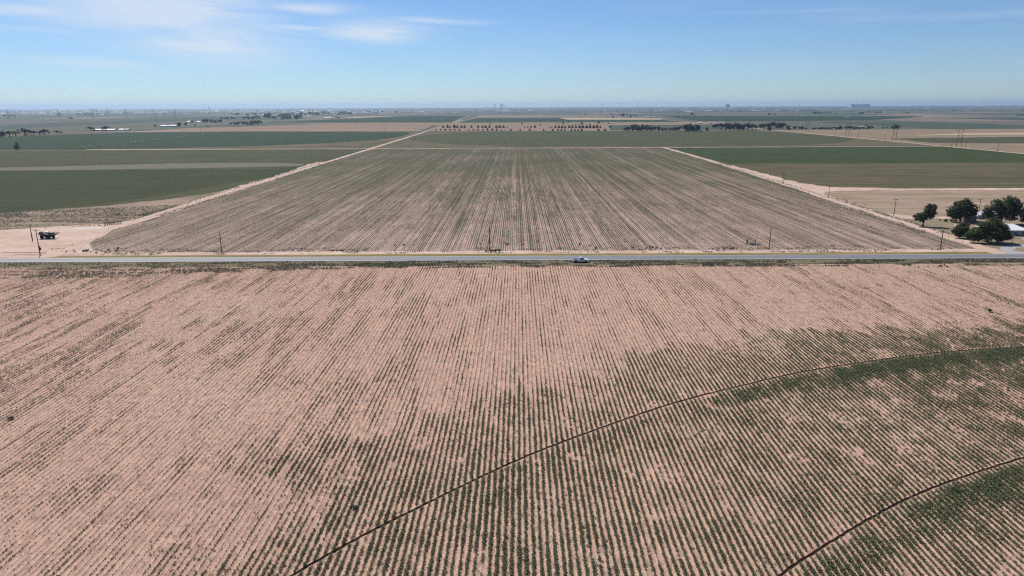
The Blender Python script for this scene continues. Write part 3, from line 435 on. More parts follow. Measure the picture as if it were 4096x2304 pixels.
M['fTan'] = F_('tan_field', (0.20, 0.165, 0.125), (0.23, 0.185, 0.14), (0.40, 0.29, 0.24), 0.45, 'x', 2.0, 0.0, 0.9, 1.2, 0.8, kv=0.72, ks=0.74)
M['fPink'] = F_('bare_pink_field', (0.25, 0.175, 0.145), (0.28, 0.20, 0.165), (0.38, 0.265, 0.22), 0.4, 'x', 2.0, 0.0, 0.7, 0.7, 0.5, kv=0.72, ks=0.74)
M['fPale'] = F_('pale_bare_field', (0.42, 0.33, 0.27), (0.46, 0.36, 0.29), (0.52, 0.40, 0.33), 0.4, 'x', 2.0, 0.0, 0.4, 0.3, 0.5, kv=0.85, ks=0.85)
M['fRg'] = F_('right_green', (0.062, 0.105, 0.044), (0.074, 0.116, 0.046), (0.28, 0.22, 0.165), 0.96, 'x', 1.1, 0.0, 0.22, 0.2, 0.4)
M['fRb'] = F_('right_brown', (0.115, 0.118, 0.082), (0.145, 0.130, 0.100), (0.37, 0.27, 0.22), 0.80, 'x', 1.016, 0.0, 0.9, 0.6, 0.9, kv=0.52, ks=0.60)
M['fRt'] = F_('right_tan', (0.165, 0.145, 0.105), (0.20, 0.165, 0.125), (0.45, 0.325, 0.265), 0.38, 'x', 1.6, 0.0, 1.2, 0.7, 1.0, kv=0.85, ks=0.86)

# near field: soil with ridged rows and straw-fine litter
m, N = new_mat('near_soil')
P = pos(N); x, y, z = N.sep(P)
rx = N.m('DIVIDE', N.m('SUBTRACT', x, N.m('MULTIPLY', y, 0.010)), 1.016)
rid = N.m('FLOOR', N.m('ADD', rx, 0.5)); fr = N.m('ABSOLUTE', N.m('SUBTRACT', N.m('FRACT', N.m('ADD', rx, 0.5)), 0.5))     # 0 on the row
base = N.mix(N.smooth(N.noise(P, 0.035, 5.0, 0.62), 0.34, 0.66), SOIL, SOIL2)
base = N.mix(N.smooth(N.noise(P, 0.018, 3.0, 0.6), 0.50, 0.64, 0.0, 0.8), base, (0.535, 0.385, 0.285))
base = N.mix(N.smooth(N.noise(P, 0.33, 4.0, 0.65), 0.38, 0.7), base, (0.47, 0.305, 0.245))
base = N.mix(N.smooth(N.noise(N.xyz(N.m('MULTIPLY', x, 1.1), N.m('MULTIPLY', y, 0.35), 9.0), 1.0, 4.0, 0.75), 0.46, 0.62, 0.0, 0.9), base, (0.30, 0.198, 0.155))
base = N.mix(N.smooth(N.noise(N.xyz(N.m('MULTIPLY', x, 0.8), N.m('MULTIPLY', y, 0.8), 21.0), 1.0, 3.0, 0.8), 0.56, 0.68, 0.0, 0.8), base, (0.67, 0.475, 0.36))
wn = N.n('ShaderNodeTexWhiteNoise', noise_dimensions='1D'); N.put(wn.inputs['W'], rid)
base = N.mix(N.m('MULTIPLY', N.m('GREATER_THAN', wn.outputs['Value'], 0.86), N.smooth(fr, 0.10, 0.32, 0.55, 0.0)), base, (0.60, 0.42, 0.345))      # pale tyre lines
lit = N.noise(N.xyz(N.m('MULTIPLY', x, 7.0), N.m('MULTIPLY', y, 3.2), 0.0), 1.0, 4.0, 0.75)
base = N.mix(N.smooth(lit, 0.49, 0.62, 0.0, 0.8), base, (0.20, 0.145, 0.115))
st = N.noise(N.xyz(N.m('MULTIPLY', rid, 0.43), N.m('MULTIPLY', y, 0.04), 2.0), 1.0, 3.0, 0.6)
dry = N.m('MULTIPLY', N.smooth(fr, 0.16, 0.02), N.smooth(N.m('ADD', N.m('MULTIPLY', st, 0.6), N.m('MULTIPLY', lit, 0.4)), 0.42, 0.54))
base = N.mix(N.m('MULTIPLY', dry, 0.75), base, (0.175, 0.135, 0.100))
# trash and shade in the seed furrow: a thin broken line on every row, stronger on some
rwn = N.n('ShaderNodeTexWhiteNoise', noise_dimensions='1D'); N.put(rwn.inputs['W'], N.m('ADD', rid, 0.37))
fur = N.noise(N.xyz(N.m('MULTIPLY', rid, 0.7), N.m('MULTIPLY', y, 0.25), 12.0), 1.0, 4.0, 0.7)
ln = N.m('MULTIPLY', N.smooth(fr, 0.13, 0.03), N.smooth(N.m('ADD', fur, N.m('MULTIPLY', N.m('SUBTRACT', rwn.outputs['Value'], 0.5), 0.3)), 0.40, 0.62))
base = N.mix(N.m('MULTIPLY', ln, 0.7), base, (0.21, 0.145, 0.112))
hgt = N.m('ADD', N.m('MULTIPLY', N.m('COSINE', N.m('MULTIPLY', rx, 6.28318)), 0.5), N.m('ADD', N.m('MULTIPLY', lit, 0.9), N.noise(P, 1.1, 3.0, 0.6)))
finish(N, base, 0.95, 0.1, bump=hgt, bstr=0.75, bdist=0.14)
M['near'] = m
sheet('near_field', rect(-420, 420, -60, 263.5), 0.02, M['near'])
sheet('near_verge', rect(-1500, 1500, 263.2, 272.6), 0.035, M['verge2'], wob=0.9, step=3)

# highway with painted lines
m, N = new_mat('asphalt')
P = pos(N); x, y, z = N.sep(P)
L = N.xyz(N.m('MULTIPLY', x, 0.02), N.m('MULTIPLY', y, 1.6), 0.0)
c = N.mix(N.smooth(N.noise(L, 1.0, 5.0, 0.65), 0.3, 0.7), (0.145, 0.146, 0.160), (0.190, 0.191, 0.205))
c = N.mix(N.smooth(N.noise(P, 6.0, 3.0, 0.7), 0.5, 0.75), c, (0.10, 0.10, 0.11))
wheel = N.m('COSINE', N.m('MULTIPLY', N.m('SUBTRACT', y, 276.4), 3.6))
c = N.mix(N.smooth(wheel, 0.4, 1.0, 0.0, 0.35), c, (0.125, 0.126, 0.138))
finish(N, c, 0.62, 0.35, bump=N.noise(P, 9.0, 2.0), bstr=0.15, bdist=0.02)
M['asphalt'] = m
M['line'] = paint('road_paint', (0.74, 0.74, 0.73), 0.6, 0.3, 0, 0.12, 0.5)
M['yline'] = paint('worn_yellow_paint', (0.52, 0.47, 0.30), 0.6, 0.3, 0, 0.25, 0.5)
hw = MB().box((0, 276.45, 0.05), (6000, 8.3, 0.16)).build('highway', M['asphalt'])
tag(hw, kind='structure')
def flat(name, x0, x1, y0, y1, z, mat, parent):
    return link(name, MB().add([(x0, y0, z), (x1, y0, z), (x1, y1, z), (x0, y1, z)], [(0, 1, 2, 3)]).mesh(name, mat), parent)
flat('edge_line', -3000, 3000, 272.85, 273.12, 0.135, M['line'], hw)
flat('edge_line', -3000, 3000, 279.85, 280.02, 0.135, M['line'], hw)
dash = None
for k in range(-22, 23):
    if dash is None: dash = flat('centre_dash', -1.5, 1.5, 276.38, 276.52, 0.135, M['yline'], hw); dash.location.x = k * 12.2 + 4
    else:
        d = dash.copy(); C.objects.link(d); d.location.x = k * 12.2 + 4
sheet('far_verge', rect(-1500, 1500, 280.3, 285.2), 0.045, M['verge'], wob=0.7, step=3)
sheet('shoulder_dirt', rect(-200, 208, 284.6, 291.5), 0.035, M['yard'], wob=0.8, step=3)
sheet('row_field', [(-203, 289.5), (204, 289.5), (207, 330), (222, 1037), (-206, 1037)], 0.025, M['mid'], wob=1.8)

# left block
sheet('left_field', [(-1500, 423), (-305, 423), (-214, 440), (-214, 1036), (-1500, 1036)], 0.02, M['fA0'])
sheet('left_crop', [(-1200, 392), (-600, 398), (-311, 413), (-287, 423), (-270, 448), (-251, 489), (-236, 551), (-221, 610), (-216, 653), (-217, 704), (-225, 735), (-241, 703), (-316, 700), (-417, 699), (-513, 692), (-800, 660), (-1200, 600)], 0.05, M['fA1'], wob=1.5)
sheet('weedy_strip', [(-1500, 340), (-248, 340), (-236, 352), (-212, 372), (-213, 520), (-236, 470), (-262, 436), (-311, 405), (-420, 392), (-1500, 380)], 0.03, M['weedy'], wob=2.0)
# ring where the circular rows turn: pale gaps between bent rows
m, N = new_mat('row_turn')
P = pos(N); x, y, z = N.sep(P)
bend = N.m('POWER', N.m('DIVIDE', N.m('SUBTRACT', y, N.m('ADD', 748.0, N.m('MULTIPLY', N.m('ADD', x, 300.0), 0.11))), 24.0), 2.0)
q = N.m('ADD', N.m('DIVIDE', x, 2.3), N.m('MULTIPLY', bend, 0.9))
k = N.smooth(N.m('ADD', N.m('SINE', N.m('MULTIPLY', q, 6.283)), N.m('MULTIPLY', N.noise(P, 0.12, 3.0), 1.4)), 0.75, 1.35)
finish(N, N.mix(k, N.mix(N.noise(P, 0.4, 3.0), (0.052, 0.060, 0.036), (0.085, 0.082, 0.050)), (0.235, 0.205, 0.155)), 0.95, 0.1)
sheet('row_turn_strip', [(-1200, 622), (-760, 660), (-513, 694), (-418, 703), (-322, 716), (-250, 730), (-224, 738), (-228, 764), (-262, 781), (-325, 785), (-378, 778), (-451, 758), (-541, 731), (-760, 690), (-1200, 640)], 0.08, m, wob=1.2)
sheet('dirt_yard', [(-430, 281), (-196, 281), (-192, 286), (-176, 287.5), (-174, 290), (-186, 297), (-196, 312), (-204, 342), (-205.5, 375), (-212, 378), (-218, 366), (-236, 362), (-262, 350), (-300, 344), (-430, 338)], 0.06, M['yard'], wob=1.1, step=3)
for mp in ([(-222, 291), (-212, 291.6), (-203, 292.2), (-204, 293.6), (-213, 293), (-222, 292.6)], [(-214, 286.4), (-207, 288.0), (-201.5, 289.8), (-202.5, 290.4), (-208, 288.8), (-214, 287.2)], [(-199, 294.6), (-192, 295.6), (-192.5, 296.2), (-199, 295.2)]):
    sheet('mud_patch', mp, 0.085, dirt('yard_mud', (0.20, 0.115, 0.085), (0.27, 0.165, 0.125), 0.4, (0.14, 0.08, 0.06), 0.6), wob=0.25, step=1.0)
sheet('caliche_pad', [(-231, 352.5), (-226, 350.5), (-219.5, 351), (-215, 354), (-216.5, 357.5), (-221, 358.5), (-225, 356), (-230, 354.2)], 0.09, M['pad'], wob=0.4, step=1.5)
def lane(name, pts, w, z, mat, wob=1.1):
    L_ = [(p[0] - w / 2, p[1]) for p in pts]; R_ = [(p[0] + w / 2, p[1]) for p in pts]
    return sheet(name, L_ + R_[::-1], z, mat, wob=wob, step=5)
lane('left_lane', [(-209, 340), (-209.5, 500), (-210, 650), (-210.5, 1000), (-211, 1400), (-214, 1800), (-232, 2300), (-245, 2700), (-262, 4400)], 6.0, 0.10, M['lane'])
lane('right_lane', [(205.4, 281), (208.2, 327), (209.5, 365), (211.2, 430), (217.5, 548), (224.5, 727), (227, 860), (228, 1045)], 6.4, 0.10, M['lane'])
lane('east_lane', [(648, 430), (648, 1030), (650, 1250), (652, 1730), (668, 2700), (690, 4200)], 7.0, 0.10, M['lane'])
sheet('cross_track', [(-640, 1041), (-222, 1036.5), (222, 1037.5), (640, 1037.5), (640, 1043), (222, 1045), (-222, 1043.5), (-640, 1054)], 0.09, M['lane'], wob=1.5, step=9)
sheet('section_track', [(-1110, 1850), (-232, 1806), (250, 1768), (640, 1742), (640, 1752), (250, 1782), (-232, 1822), (-1110, 1872)], 0.25, M['lane'], wob=2.0, step=16)

# right block
sheet('right_crop', rect(232.5, 646, 742, 1036), 0.03, M['fRg'])
sheet('right_rows', [(222, 514), (646, 514), (646, 744), (230, 744)], 0.05, M['fRb'], wob=0.8)
sheet('right_bare_field', [(214, 378), (646, 378), (646, 515), (219, 515)], 0.03, M['fRt'])
sheet('bare_strip', [(220, 503), (600, 500), (600, 513), (220, 512)], 0.08, M['yard'], wob=1.6)
sheet('lane_margin', [(214, 395), (219, 480), (228, 496), (262, 502), (300, 512), (270, 519), (243, 524), (233, 560), (231, 640), (231.5, 720), (226, 720), (218, 548), (211, 425)], 0.085, M['yard'], wob=2.2, step=4)
sheet('lane_margin', [(-207, 345), (-203.5, 380), (-205, 450), (-206, 600), (-207, 700), (-209, 700), (-209, 345)], 0.07, M['yard'], wob=1.6, step=4)
sheet('lane_margin', [(-212, 380), (-213, 420), (-218, 520), (-216, 640), (-221, 745), (-224, 760), (-219, 790), (-213, 800), (-211, 600)], 0.07, M['yard'], wob=1.6, step=4)
sheet('field_track', [(214, 372.5), (420, 370), (420, 374.5), (230, 380), (216, 392), (214, 384)], 0.10, M['lane'], wob=0.8)
sheet('farm_lawn', [(209.5, 285), (420, 284.6), (420, 373), (230, 376), (214, 374)], 0.05, M['lawn'], wob=0.8)
sheet('driveway', [(203, 280.4), (222, 280.4), (217.5, 284.5), (216, 288.5), (221, 293.2), (229, 294.5), (260, 293.5), (260, 300), (228, 300.4), (216, 296), (211, 289.5), (209, 284.5)], 0.08, dirt('gravel_drive', (0.36, 0.345, 0.345), (0.30, 0.28, 0.28), 0.15, (0.2, 0.18, 0.17), 0.65), wob=0.3, step=2)
sheet('house_drive', [(236, 310), (262, 309), (262, 316.5), (240, 317)], 0.08, M['concrete'])

# beyond the cross track
sheet('corner_field', [(-208, 1045), (646, 1045), (650, 1740), (-212, 1800)], 0.06, M['fBr'])
cc, rr = (226, 1428), 432
poly = [(cc[0] + rr * math.cos(t), cc[1] + rr * 0.92 * math.sin(t)) for t in [2 * math.pi * i / 48 for i in range(48)]]
poly = [(min(max(p[0], -206), 644), min(max(p[1], 1075), 1735 if p[0] > 0 else 1770)) for p in poly]
sheet('pivot_circle_field', poly, 0.14, M['fMg'])
sheet('left_corner_field', rect(-1700, -217, 1045, 1800), 0.06, M['fBr'])
sheet('left_teal_crop', [(-1700, 1056), (-750, 1053), (-645, 1046), (-488, 1092), (-414, 1128), (-322, 1205), (-257, 1316), (-232, 1454), (-233, 1570), (-245, 1691), (-661, 1806), (-969, 1755), (-1064, 1614), (-1098, 1500), (-1700, 1400)], 0.14, M['fB'])
for nm, key, mt, z in (('pink_field', 'pinkL', 'fPink', 0.2), ('orchard_ground', 'orchard', 'fPink', 0.2), ('tan_field', 'tanmid', 'fTan', 0.35), ('teal_field', 'tealL', 'fB', 0.35), ('teal_field', 'tealM', 'fB', 0.45), ('pale_field', 'paleM', 'fPale', 0.5), ('pale_field', 'paleR', 'fPale', 0.6), ('teal_field', 'tealR', 'fB', 0.45)):
    sheet(nm, FLD[key], z, M[mt])
sheet('east_field', rect(653, 2400, 430, 1770), 0.05, M['fTan'])
sheet('east_green_strip', [(690, 1135), (900, 1090), (1700, 1010), (1700, 1250), (1000, 1330), (700, 1290)], 0.16, M['fMg'], wob=6, step=30)
sheet('east_pale_strip', [(790, 1400), (920, 1425), (1046, 1424), (1208, 1432), (1700, 1440), (1700, 1580), (1303, 1548), (1128, 1538), (962, 1499)], 0.16, M['fPale'], wob=4, step=30)

# wheel ruts of the pivot machine: two banks with a wet groove between them
PC = (165.0, -85.0)
def rut(name, R0, a0, a1):
    prof = [(-0.22, 0.0), (-0.14, 0.07), (-0.09, 0.012), (0.08, 0.01), (0.13, 0.13), (0.22, 0.0)]
    b = MB(); n = int((a1 - a0) * R0 / 0.8)
    for i in range(n + 1):
        a = a0 + (a1 - a0) * i / n
        j = random.uniform(-0.07, 0.07) + 0.12 * math.sin(i * 0.13); s_ = random.uniform(0.75, 1.25)
        for o_, h_ in prof:
            r_ = R0 + o_ * s_ + j
            b.v.append((PC[0] + r_ * math.cos(a), PC[1] + r_ * math.sin(a), 0.03 + h_ * random.uniform(0.8, 1.2)))
    k = len(prof)
    for i in range(n):
        for q in range(k - 1): b.f.append((i * k + q, i * k + q + 1, (i + 1) * k + q + 1, (i + 1) * k + q))
    return tag(b.build(name, M['rut'], smooth=True), kind='structure')
RUT1, RUT2, REDGE = 254.5, 208.3, 281.0
rut('wheel_rut', RUT1, rad(84), rad(168))
rut('wheel_rut', RUT2, rad(84), rad(168))

# ------------------------------------------------------------------ plants
def leaf_mesh(name, mat, centres, size, stems=None, rs=None, flat=0.5):
    """one folded leaf (two triangles) at every centre"""
    rs = rs or RS
    n = len(centres)
    nrm = rs.normal(size=(n, 3)); nrm[:, 2] = np.abs(nrm[:, 2]) + flat
    nrm /= np.linalg.norm(nrm, axis=1)[:, None]
    a = np.cross(nrm, rs.normal(size=(n, 3))); a /= np.linalg.norm(a, axis=1)[:, None] + 1e-9
    b = np.cross(nrm, a)
    s = (size * rs.uniform(0.65, 1.35, n))[:, None]
    c = np.asarray(centres)
    q = np.stack([c - a * s * 0.62, c - b * s * 0.45 + nrm * s * 0.16, c + a * s * 0.62, c + b * s * 0.45 + nrm * s * 0.16], 1).reshape(-1, 3)
    f = np.arange(n * 4).reshape(-1, 4)
    vs_, fs_ = q.tolist(), f.tolist()
    if stems is not None:
        o = len(vs_); vs_ += stems.v; fs_ += [tuple(i + o for i in t) for t in stems.f]
    me = bpy.data.meshes.new(name)
    me.from_pydata(vs_, [], fs_)
    me.materials.append(mat)
    me.update()
    return me
def plant_mesh(i, mat, n=46, h=0.46, r=0.33, size=0.126):
    rs = np.random.RandomState(100 + i)
    t = rs.uniform(0, 2 * np.pi, n); k = np.sqrt(rs.uniform(0, 1, n)); z = rs.uniform(0.12, 1.0, n)
    w = np.sin(np.clip(z, 0, 1) * np.pi * 0.86 + 0.30) * 0.75 + 0.32
    c = np.stack([np.cos(t) * k * r * w, np.sin(t) * k * r * w, z * h], 1)
    st = MB()
    for j in range(5):
        a = rs.uniform(0, 6.28); st.tube((0, 0, -0.01), (math.cos(a) * r * 0.6, math.sin(a) * r * 0.6, h * 0.9), 0.012, 0.006, 3, False)
    return leaf_mesh('crop_plant', mat, c, size, st, rs)
crop_me = [plant_mesh(i, M['crop']) for i in range(5)]
weed_me = [plant_mesh(20 + i, M['weed'], 26, 0.55, 0.42, 0.15) for i in range(4)]

def vnoise(x, y, seed):
    """smooth value noise in 0..1"""
    g_ = np.random.RandomState(seed).uniform(0, 1, (256, 256))
    xi, yi = np.floor(x).astype(int), np.floor(y).astype(int)
    fx, fy = x - xi, y - yi
    fx, fy = fx * fx * (3 - 2 * fx), fy * fy * (3 - 2 * fy)
    a, b = g_[xi % 256, yi % 256], g_[(xi + 1) % 256, yi % 256]
    c, d = g_[xi % 256, (yi + 1) % 256], g_[(xi + 1) % 256, (yi + 1) % 256]
    return (a * (1 - fx) + b * fx) * (1 - fy) + (c * (1 - fx) + d * fx) * fy
def fbm(x, y, seed, o=3):
    v, s, w = 0, 1.0, 0
    for k in range(o): v = v + vnoise(x * 2 ** k, y * 2 ** k, seed + k) * s; w += s; s *= 0.55
    return v / w
sst = lambda v, a, b: (lambda t: t * t * (3 - 2 * t))(np.clip((v - a) / (b - a), 0, 1))
def rows(y0, y1, step, slope, halfw, xmin=None, xmax=None):
    ks = np.arange(-470, 471)
    ys = np.arange(y0, y1, step)
    K, Y = np.meshgrid(ks, ys, indexing='ij')
    K, Y = K.ravel().astype(float), Y.ravel()
    Y = Y + RS.uniform(-0.45, 0.45, len(Y)) * step
    X = K * 1.016 + slope * Y + RS.normal(0, 0.045, len(Y))
    ok = np.abs(X) < halfw(Y)
    if xmin is not None: ok &= (X > xmin(Y)) & (X < xmax(Y))
    return K[ok], X[ok], Y[ok]
view = lambda y: 0.75 * (0.966 * y + 15.7) + 14

# near field: well-grown inside the reach of the pivot, thin outside
K, X, Y = rows(70, 262, 0.29, 0.010, view)
r = np.hypot(X - PC[0], Y - PC[1])
edge = REDGE + (fbm(X / 22, Y / 22, 5) - 0.5) * 34 + (vnoise(K * 0.9, Y / 9, 9) - 0.5) * 16 + np.where(X < -15, -9 + 14 * sst(Y, 92, 118), -3)
inn = sst(edge - r, -2.0, 7.0)
gap = fbm(X / 5.5, Y / 5.5, 21)
big = fbm(X / 30, Y / 30, 31)
rowg = vnoise(K * 0.77, Y / 6.0, 41)
pin = 0.40 + 0.60 * sst(gap + 0.60 * (rowg - 0.5) + 0.25 * (big - 0.5), 0.14, 0.38)
lush = np.maximum(sst(RUT1 - r, 0.8, 2.5) * sst(RUT1 - r, 13, 5), sst(RUT2 - r, 0.8, 2.5) * sst(RUT2 - r, 10, 4)) * np.maximum(sst(fbm(X / 16, Y / 16, 77), 0.30, 0.6), sst(X, 45, 80))
pin = np.maximum(pin, lush)
streak = 0.42 * vnoise(K * 0.83, Y / 10.0, 51) + 0.30 * vnoise(K * 0.31, Y / 26.0, 61) + 0.28 * fbm(X / 11, Y / 18, 71)
left_ = sst(-X, 20, 130) * sst(Y, 215, 262)
tone = fbm(X / 60, Y / 60, 81)
rowr = np.random.RandomState(3).uniform(0, 1, 1000)[(K + 500).astype(int)]
pout = (0.26 + 0.74 * sst(streak + 0.25 * left_ + 0.16 * (tone - 0.5), 0.42, 0.66)) * (0.55 + 0.75 * rowr)
p = inn * pin + (1 - inn) * pout
keep = (RS.uniform(0, 1, len(X)) < p) & (np.abs(r - RUT1) > 0.36) & (np.abs(r - RUT2) > 0.36)
K, X, Y, r, inn, lush, streak, gap = [q[keep] for q in (K, X, Y, r, inn, lush, streak, gap)]
n = len(X)
sc_in = RS.uniform(0.70, 1.12, n) * (0.78 + 0.42 * np.clip(gap - 0.3, 0, 0.5)) * (1 + 0.42 * lush) * (0.86 + 0.14 * sst(RUT1 + 4 - r, -20, 10))
sc_out = RS.uniform(0.24, 0.56, n) * (0.72 + 0.55 * sst(streak, 0.45, 0.72))
SC = inn * sc_in + (1 - inn) * sc_out
TI = np.clip((1 - lush) * (0.10 + 0.55 * (1 - inn) + 0.35 * RS.uniform(0, 1, n) * fbm(X / 14, Y / 14, 91)), 0, 1)
wide = vnoise(K * 0.93, Y / 3.1, 131)
SC = SC * (0.80 + 0.42 * wide)
X = X + (vnoise(K * 1.7, Y / 5.0, 141) - 0.5) * 0.16
near_pts = np.stack([X, Y, np.full(n, 0.02)], 1); near_sc, near_ti = SC, TI
# volunteers between the rows where the ground stays wetter, and stubble weeds outside
nx_ = 60000
ex_, ey_ = RS.uniform(-1, 1, nx_), 72 + 190 * RS.uniform(0, 1, nx_) ** 0.8
ex_ = ex_ * view(ey_)
er = np.hypot(ex_ - PC[0], ey_ - PC[1])
vol = sst(fbm(ex_ / 6, ey_ / 9, 151) + 0.3 * (fbm(ex_ / 34, ey_ / 34, 161) - 0.5), 0.50, 0.72)
pe = np.where(er < REDGE - 4, 0.50 * vol + 0.05, 0.30 * vol + 0.06)
ke = (RS.uniform(0, 1, nx_) < pe) & (np.abs(er - RUT1) > 0.6) & (np.abs(er - RUT2) > 0.6)
ex_, ey_, er = ex_[ke], ey_[ke], er[ke]
es = np.where(er < REDGE - 4, RS.uniform(0.30, 0.72, len(ex_)), RS.uniform(0.16, 0.36, len(ex_)))
near_pts = np.concatenate([near_pts, np.stack([ex_, ey_, np.full(len(ex_), 0.02)], 1)]); near_sc = np.concatenate([near_sc, es]); near_ti = np.concatenate([near_ti, RS.uniform(0.2, 0.9, len(ex_))])
# weeds between the field and the road
nw = 26000
wx, wy = RS.uniform(-235, 235, nw), RS.uniform(0, 1, nw)
wy = 271.6 - wy ** 0.8 * (12.0 + 16.0 * sst(-wx, 40, 190))
d_ = fbm(wx / 9, wy / 2.2, 15) + 0.35 * (fbm(wx / 40, wy / 8, 17) - 0.5)
kw = RS.uniform(0, 1, nw) < sst(d_, 0.38, 0.60)
wx, wy, d_ = wx[kw], wy[kw], d_[kw]
weed_pts = [np.stack([wx, wy, np.full(len(wx), 0.04)], 1)]; weed_sc = [RS.uniform(0.35, 0.95, len(wx))]; weed_ti = [RS.uniform(0, 0.8, len(wx))]
# shoulder and field edge beyond the road
nw = 9000
wx, wy = RS.uniform(-178, 200, nw), 286 + RS.uniform(0, 1, nw) ** 1.3 * 14
d_ = fbm(wx / 7, wy / 2.5, 115)
kw = RS.uniform(0, 1, nw) < sst(d_, 0.5, 0.72)
wx, wy = wx[kw], wy[kw]
weed_pts.append(np.stack([wx, wy, np.full(len(wx), 0.04)], 1)); weed_sc.append(RS.uniform(0.3, 1.0, len(wx))); weed_ti.append(RS.uniform(0.1, 1.0, len(wx)))
# weedy strip by the yard, edges of the lanes
nw = 15000
wx, wy = RS.uniform(-330, -212, nw), RS.uniform(350, 440, nw)
d_ = fbm(wx / 10, wy / 3.0, 215) + 0.25 * sst(wy, 355, 400)
kw = (RS.uniform(0, 1, nw) < 0.45 * sst(d_, 0.45, 0.8)) & (wy > 352 + 0.0 * wx + 14 * sst(wx, -245, -215)) & (wy < 405 + (wx + 330) * 0.3)
wx, wy = wx[kw], wy[kw]
weed_pts.append(np.stack([wx, wy, np.full(len(wx), 0.03)], 1)); weed_sc.append(RS.uniform(0.5, 1.2, len(wx))); weed_ti.append(RS.uniform(0.0, 0.9, len(wx)))
for sx_, xo in ((-1, lambda y: -210 - 4.6), (-1, lambda y: -210 + 4.4), (1, lambda y: 205 + 0.03 * (y - 281) + 5.2), (1, lambda y: 205 + 0.03 * (y - 281) - 4.8)):
    wy = (395 if sx_ < 0 else 330) + RS.uniform(0, 1, 900) ** 1.4 * 420
    wx = xo(wy) + RS.normal(0, 1.6, 900)
    weed_pts.append(np.stack([wx, wy, np.full(900, 0.04)], 1)); weed_sc.append(RS.uniform(0.4, 1.0, 900)); weed_ti.append(RS.uniform(0.2, 1.0, 900))
# rows of the field beyond the road
Km, Xm, Ym = rows(290, 640, 0.62, 0.006, view, lambda y: -204 + 0 * y, lambda y: 204 + 0.022 * (y - 300))
stm = 0.40 * vnoise(Km * 0.81, Ym / 13.0, 351) + 0.32 * vnoise(Km * 0.23, Ym / 40.0, 361) + 0.28 * fbm(Xm / 14, Ym / 22, 371)
pm = (0.10 + 0.45 * sst(stm, 0.40, 0.66)) * (0.25 + 1.3 * np.random.RandomState(8).uniform(0, 1, 1000)[(Km + 500).astype(int)]) * (0.35 + 0.65 * sst(Ym + 26 * (fbm(Xm / 20, Ym / 20, 381) - 0.5), 292, 330)) * (1 - 0.9 * sst(Ym, 400, 640))
km = RS.uniform(0, 1, len(Xm)) < pm
Xm, Ym = Xm[km], Ym[km]
weed_pts.append(np.stack([Xm, Ym, np.full(len(Xm), 0.025)], 1)); weed_sc.append(RS.uniform(0.34, 0.66, len(Xm))); weed_ti.append(RS.uniform(0.25, 0.95, len(Xm)))

def in_frame(p):
    d = Vector(p) - Vector((0, 0, CAM_H)); w = d.dot(fwd)
    return abs(d.dot(r2) / w) < 0.745 and -0.415 < d.dot(u2) / w
# the 300 largest crop plants in view are single things, the rest one mass
score = near_sc / np.hypot(near_pts[:, 1], CAM_H)
order = np.argsort(-score)
single = []
for i in order:
    if in_frame(near_pts[i]):
        single.append(i)
        if len(single) == 300: break
for i in single:
    o = link('crop_plant', crop_me[i % 5], None, near_pts[i], (0, 0, RS.uniform(0, 6.28)), (near_sc[i],) * 3)
    tag(o, 'large leafy crop plant in the foremost rows below the wheel ruts', 'plant', 'big crop plants of the nearest rows')
mask = np.ones(len(near_pts), bool); mask[single] = False

def scatter(name, pts, sc, ti, srcs, label, cat):
    n = len(pts)
    me = bpy.data.meshes.new(name)
    me.vertices.add(n); me.vertices.foreach_set('co', np.asarray(pts, np.float32).ravel())
    for nm, arr in (('rz', RS.uniform(0, 6.28, n)), ('sc', sc), ('tint', ti)):
        a = me.attributes.new(nm, 'FLOAT', 'POINT'); a.data.foreach_set('value', np.asarray(arr, np.float32))
    a = me.attributes.new('pick', 'INT', 'POINT'); a.data.foreach_set('value', RS.randint(0, len(srcs), n).astype(np.int32))
    o = tag(link(name, me), label, cat, kind='stuff')
    ng = bpy.data.node_groups.new(name, 'GeometryNodeTree')
    ng.interface.new_socket('Geometry', in_out='INPUT', socket_type='NodeSocketGeometry')
    ng.interface.new_socket('Geometry', in_out='OUTPUT', socket_type='NodeSocketGeometry')
    nd = ng.nodes
    gi, go = nd.new('NodeGroupInput'), nd.new('NodeGroupOutput')
    iop = nd.new('GeometryNodeInstanceOnPoints'); jn = nd.new('GeometryNodeJoinGeometry')
    for s_ in srcs:
        oi = nd.new('GeometryNodeObjectInfo'); oi.transform_space = 'ORIGINAL'
        oi.inputs['Object'].default_value = s_; oi.inputs['As Instance'].default_value = True
        ng.links.new(oi.outputs['Geometry'], jn.inputs[0])
    def attr(nm, typ):
        q = nd.new('GeometryNodeInputNamedAttribute'); q.data_type = typ; q.inputs['Name'].default_value = nm
        return q.outputs['Attribute']
    cx_ = nd.new('ShaderNodeCombineXYZ'); ng.links.new(attr('rz', 'FLOAT'), cx_.inputs[2])
    ng.links.new(gi.outputs[0], iop.inputs['Points']); ng.links.new(jn.outputs[0], iop.inputs['Instance'])
    iop.inputs['Pick Instance'].default_value = True
    ng.links.new(attr('pick', 'INT'), iop.inputs['Instance Index'])
    ng.links.new(cx_.outputs[0], iop.inputs['Rotation']); ng.links.new(attr('sc', 'FLOAT'), iop.inputs['Scale'])
    ng.links.new(iop.outputs[0], go.inputs[0])
    md = o.modifiers.new('scatter', 'NODES'); md.node_group = ng
    return o
firsts = {}
for o in list(C.objects):
    if o.name.startswith('crop_plant') and o.data.name not in firsts: firsts[o.data.name] = o
scatter('crop_rows', near_pts[mask], near_sc[mask], near_ti[mask], list(firsts.values()), 'rows of grey-green crop plants covering the sandy near field', 'crop')

